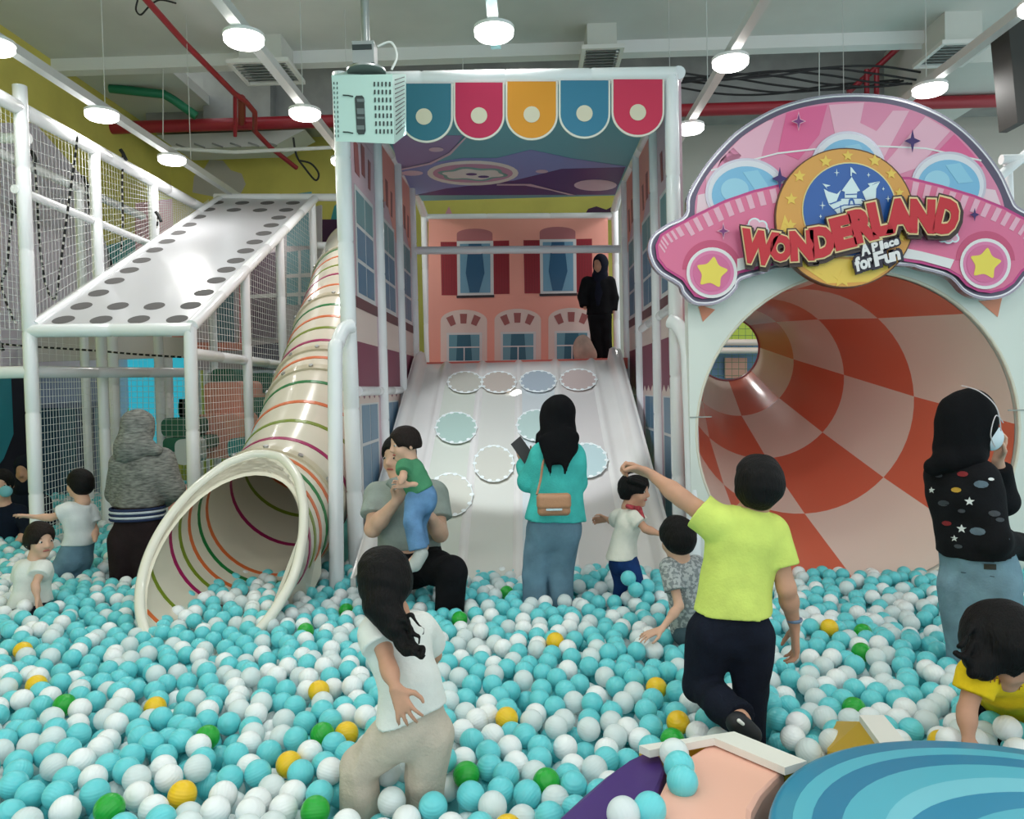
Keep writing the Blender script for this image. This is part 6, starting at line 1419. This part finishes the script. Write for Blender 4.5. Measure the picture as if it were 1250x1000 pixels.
# some extra balls that lie on top of things
extra = [(P(767, 706, 3.80), 'turquoise'), (P(776, 720, 3.78), 'turquoise'), (P(790, 716, 3.85), 'turquoise'), (P(790, 731, 3.8), 'turquoise'), (P(823, 920, 1.98), 'clear'), (P(829, 936, 1.91), 'turquoise'), (P(833, 954, 1.85), 'turquoise'), (P(793, 988, 1.73), 'turquoise'), (P(761, 994, 1.71), 'clear'),
         (P(1230, 890, 2.25), 'white'), (P(1243, 918, 2.15), 'white'), (P(1160, 905, 2.2), 'white'), (P(1190, 905, 2.25), 'white'), (P(985, 740, 4.05), 'turquoise')]
cam_pos = np.array([0, 0, CAMZ]); keep = np.array(keep)
dist = np.linalg.norm(keep - cam_pos, axis=1)
r = np.random.default_rng(5); colr = r.choice(3, len(keep), p=[.55, .25, .20])
cname = np.array(['turquoise', 'white', 'clear'])[colr].astype(object)
# clusters: nudge colours by a slow field so whites and clears gather a little
used = set(); spec_idx = []
top = keep[:, 2] > np.array([zsurf(p[0], p[1]) for p in keep]) - BR - .022
for (c, x, y), s_ in zip(SPEC, SPOT):
    d = np.linalg.norm(keep[:, :2] - np.array([s_.x, s_.y]), axis=1) + np.where(top, 0, 1)
    for j in np.argsort(d):
        if j not in used: used.add(int(j)); cname[j] = c; spec_idx.append(int(j)); keep[j][2] += .006; break
def bmat(name, c, alpha=1.0, sss=.6):
    m = mat(name, c, rough=.28, alpha=alpha, sss=sss, spec=.45); nt = m.node_tree; b = nt.nodes['Principled BSDF']; b.inputs['Subsurface Radius'].default_value = (.05, .05, .05)
    tc = nt.nodes.new('ShaderNodeTexCoord'); wv = nt.nodes.new('ShaderNodeTexWave'); wv.inputs['Scale'].default_value = 38; wv.bands_direction = 'X'; wv.inputs['Distortion'].default_value = .4
    bp_ = nt.nodes.new('ShaderNodeBump'); bp_.inputs['Strength'].default_value = .22; bp_.inputs['Distance'].default_value = .002
    nt.links.new(tc.outputs['Object'], wv.inputs['Vector']); nt.links.new(wv.outputs['Fac'], bp_.inputs['Height']); nt.links.new(bp_.outputs['Normal'], b.inputs['Normal']); return m
BM = {'turquoise': bmat('ball_turquoise', (112, 212, 218)), 'white': bmat('ball_white', (240, 244, 244)), 'clear': bmat('ball_clear', (240, 250, 250), alpha=.72, sss=0), 'yellow': bmat('ball_yellow', (240, 200, 40)), 'green': bmat('ball_green', (40, 170, 60))}
import bmesh
def ico(sub):
    bm = bmesh.new(); bmesh.ops.create_icosphere(bm, subdivisions=sub, radius=BR)
    bm.verts.ensure_lookup_table(); v = np.array([q.co[:] for q in bm.verts]); f = np.array([[q.index for q in p.verts] for p in bm.faces]); bm.free(); return v, f
V4, F4 = ico(4); V3_, F3_ = ico(3)
BME = {}
for c in BM:
    me = bpy.data.meshes.new('pit_ball'); me.from_pydata(V4.tolist(), [], F4.tolist()); me.polygons.foreach_set('use_smooth', [True]*len(F4)); me.materials.append(BM[c]); BME[c] = me
def one_ball(p, c, label, grp):
    o = bpy.data.objects.new('pit_ball', BME[c]); COL.objects.link(o); o.location = p; o.rotation_euler = (random.uniform(0, 6), random.uniform(0, 6), random.uniform(0, 6))
    return tag(o, label, 'ball', grp)
WH = ['near the front edge at the far left', 'by the front left corner', 'in the middle left', 'before the tube slide']
spl = {'yellow': 'yellow plastic ball lying ', 'green': 'green plastic ball lying '}
where = ['near the left edge of the pit, just above a green one', 'just below the lone yellow ball at the left edge', 'between the left edge and the girl in tan trousers, farther back', 'a little left of the girl with curly hair, upper one', 'in the front left, largest of the yellow ones', 'right of the large front yellow ball',
         'by the tan trousers knee, level with it', 'at the bottom of the picture left of the tan trousers', 'between the tan trousers and the purple pad', 'midway between the tan trousers and the navy trousers', 'in front of the white padded post, lower one', 'in front of the white padded post, upper one',
         'touching the tan trousers waist', 'at the right shin of the tan trousers', 'beside the white topped wedge block', 'before the tunnel mouth, nearer one', 'before the tunnel mouth beside a green one', 'before the tunnel mouth beside a yellow one', 'right of the teal shirt woman\'s feet', 'left of the teal shirt woman\'s feet',
         'left of the navy trousers, nearer one', 'cut by the bottom edge in the middle', 'cut by the bottom edge at the left', 'left of the navy trousers, farther one', 'half buried left of centre row below the tube mouth', 'half buried far at the left beyond the toddler', 'at the tip of the white topped wall', 'right of the navy trousers near the wedge block', 'at the seated man\'s foot']
for (c, _, _), j, wh_ in zip(SPEC, spec_idx, where): one_ball(keep[j], c, spl[c] + wh_, None)
cnt = {}
lab = {'turquoise': 'turquoise plastic ball in the front rows of the ball pit', 'white': 'white plastic ball in the front rows of the ball pit', 'clear': 'clear frosted plastic ball in the front rows of the ball pit'}
for p, c in extra: one_ball(p, c, lab[c], c + ' balls in the front rows')
inview = np.abs(keep[:, 0] + .02*keep[:, 1]) < .67*keep[:, 1] + .02
score = np.where(top & inview & (keep[:, 1] > 1.84), dist, 99)
near = [int(j) for j in np.argsort(score) if int(j) not in used][:300 - len(SPEC) - len(extra)]
for j in near: used.add(j); one_ball(keep[j], cname[j], lab[cname[j]], cname[j] + ' balls in the front rows')
for c in ('turquoise', 'white', 'clear'):
    ids = [j for j in range(len(keep)) if j not in used and cname[j] == c]; n = len(ids)
    rr_ = np.random.default_rng(3); Q = []
    A_ = rr_.normal(size=(n, 4)); A_ /= np.linalg.norm(A_, axis=1)[:, None]; w_, x_, y_, z_ = A_.T
    Rm = np.stack([1-2*(y_*y_+z_*z_), 2*(x_*y_-z_*w_), 2*(x_*z_+y_*w_), 2*(x_*y_+z_*w_), 1-2*(x_*x_+z_*z_), 2*(y_*z_-x_*w_), 2*(x_*z_-y_*w_), 2*(y_*z_+x_*w_), 1-2*(x_*x_+y_*y_)], 1).reshape(n, 3, 3)
    Vv = np.einsum('nij,vj->nvi', Rm, V3_) + keep[ids][:, None, :]; Ff = F3_[None] + (np.arange(n) * len(V3_))[:, None, None]
    me = bpy.data.meshes.new('ball_pit_fill'); nv = n*len(V3_); nf = n*len(F3_)
    me.vertices.add(nv); me.vertices.foreach_set('co', Vv.astype(np.float32).ravel()); me.loops.add(nf*3); me.loops.foreach_set('vertex_index', Ff.astype(np.int32).ravel())
    me.polygons.add(nf); me.polygons.foreach_set('loop_start', np.arange(nf, dtype=np.int32)*3); me.update(calc_edges=True); me.polygons.foreach_set('use_smooth', [True]*nf); me.materials.append(BM[c])
    o = bpy.data.objects.new('ball_pit_fill', me); COL.objects.link(o); tag(o, c + ' plastic balls filling the middle and far part of the ball pit', 'balls', None, 'stuff')
print('BALLS', len(keep), 'stuff', len(keep) - len(used))
S('floor_2', MB().box((-4.95, 1.2, .3), (-1.9, 8.3, .36)).box((-1.9, 1.2, .3), (3.4, 4.3, .36)), mat('ball_bed', (120, 205, 212), rough=.8)); bpy.data.objects['floor_2'].name = 'floor_ball_bed'
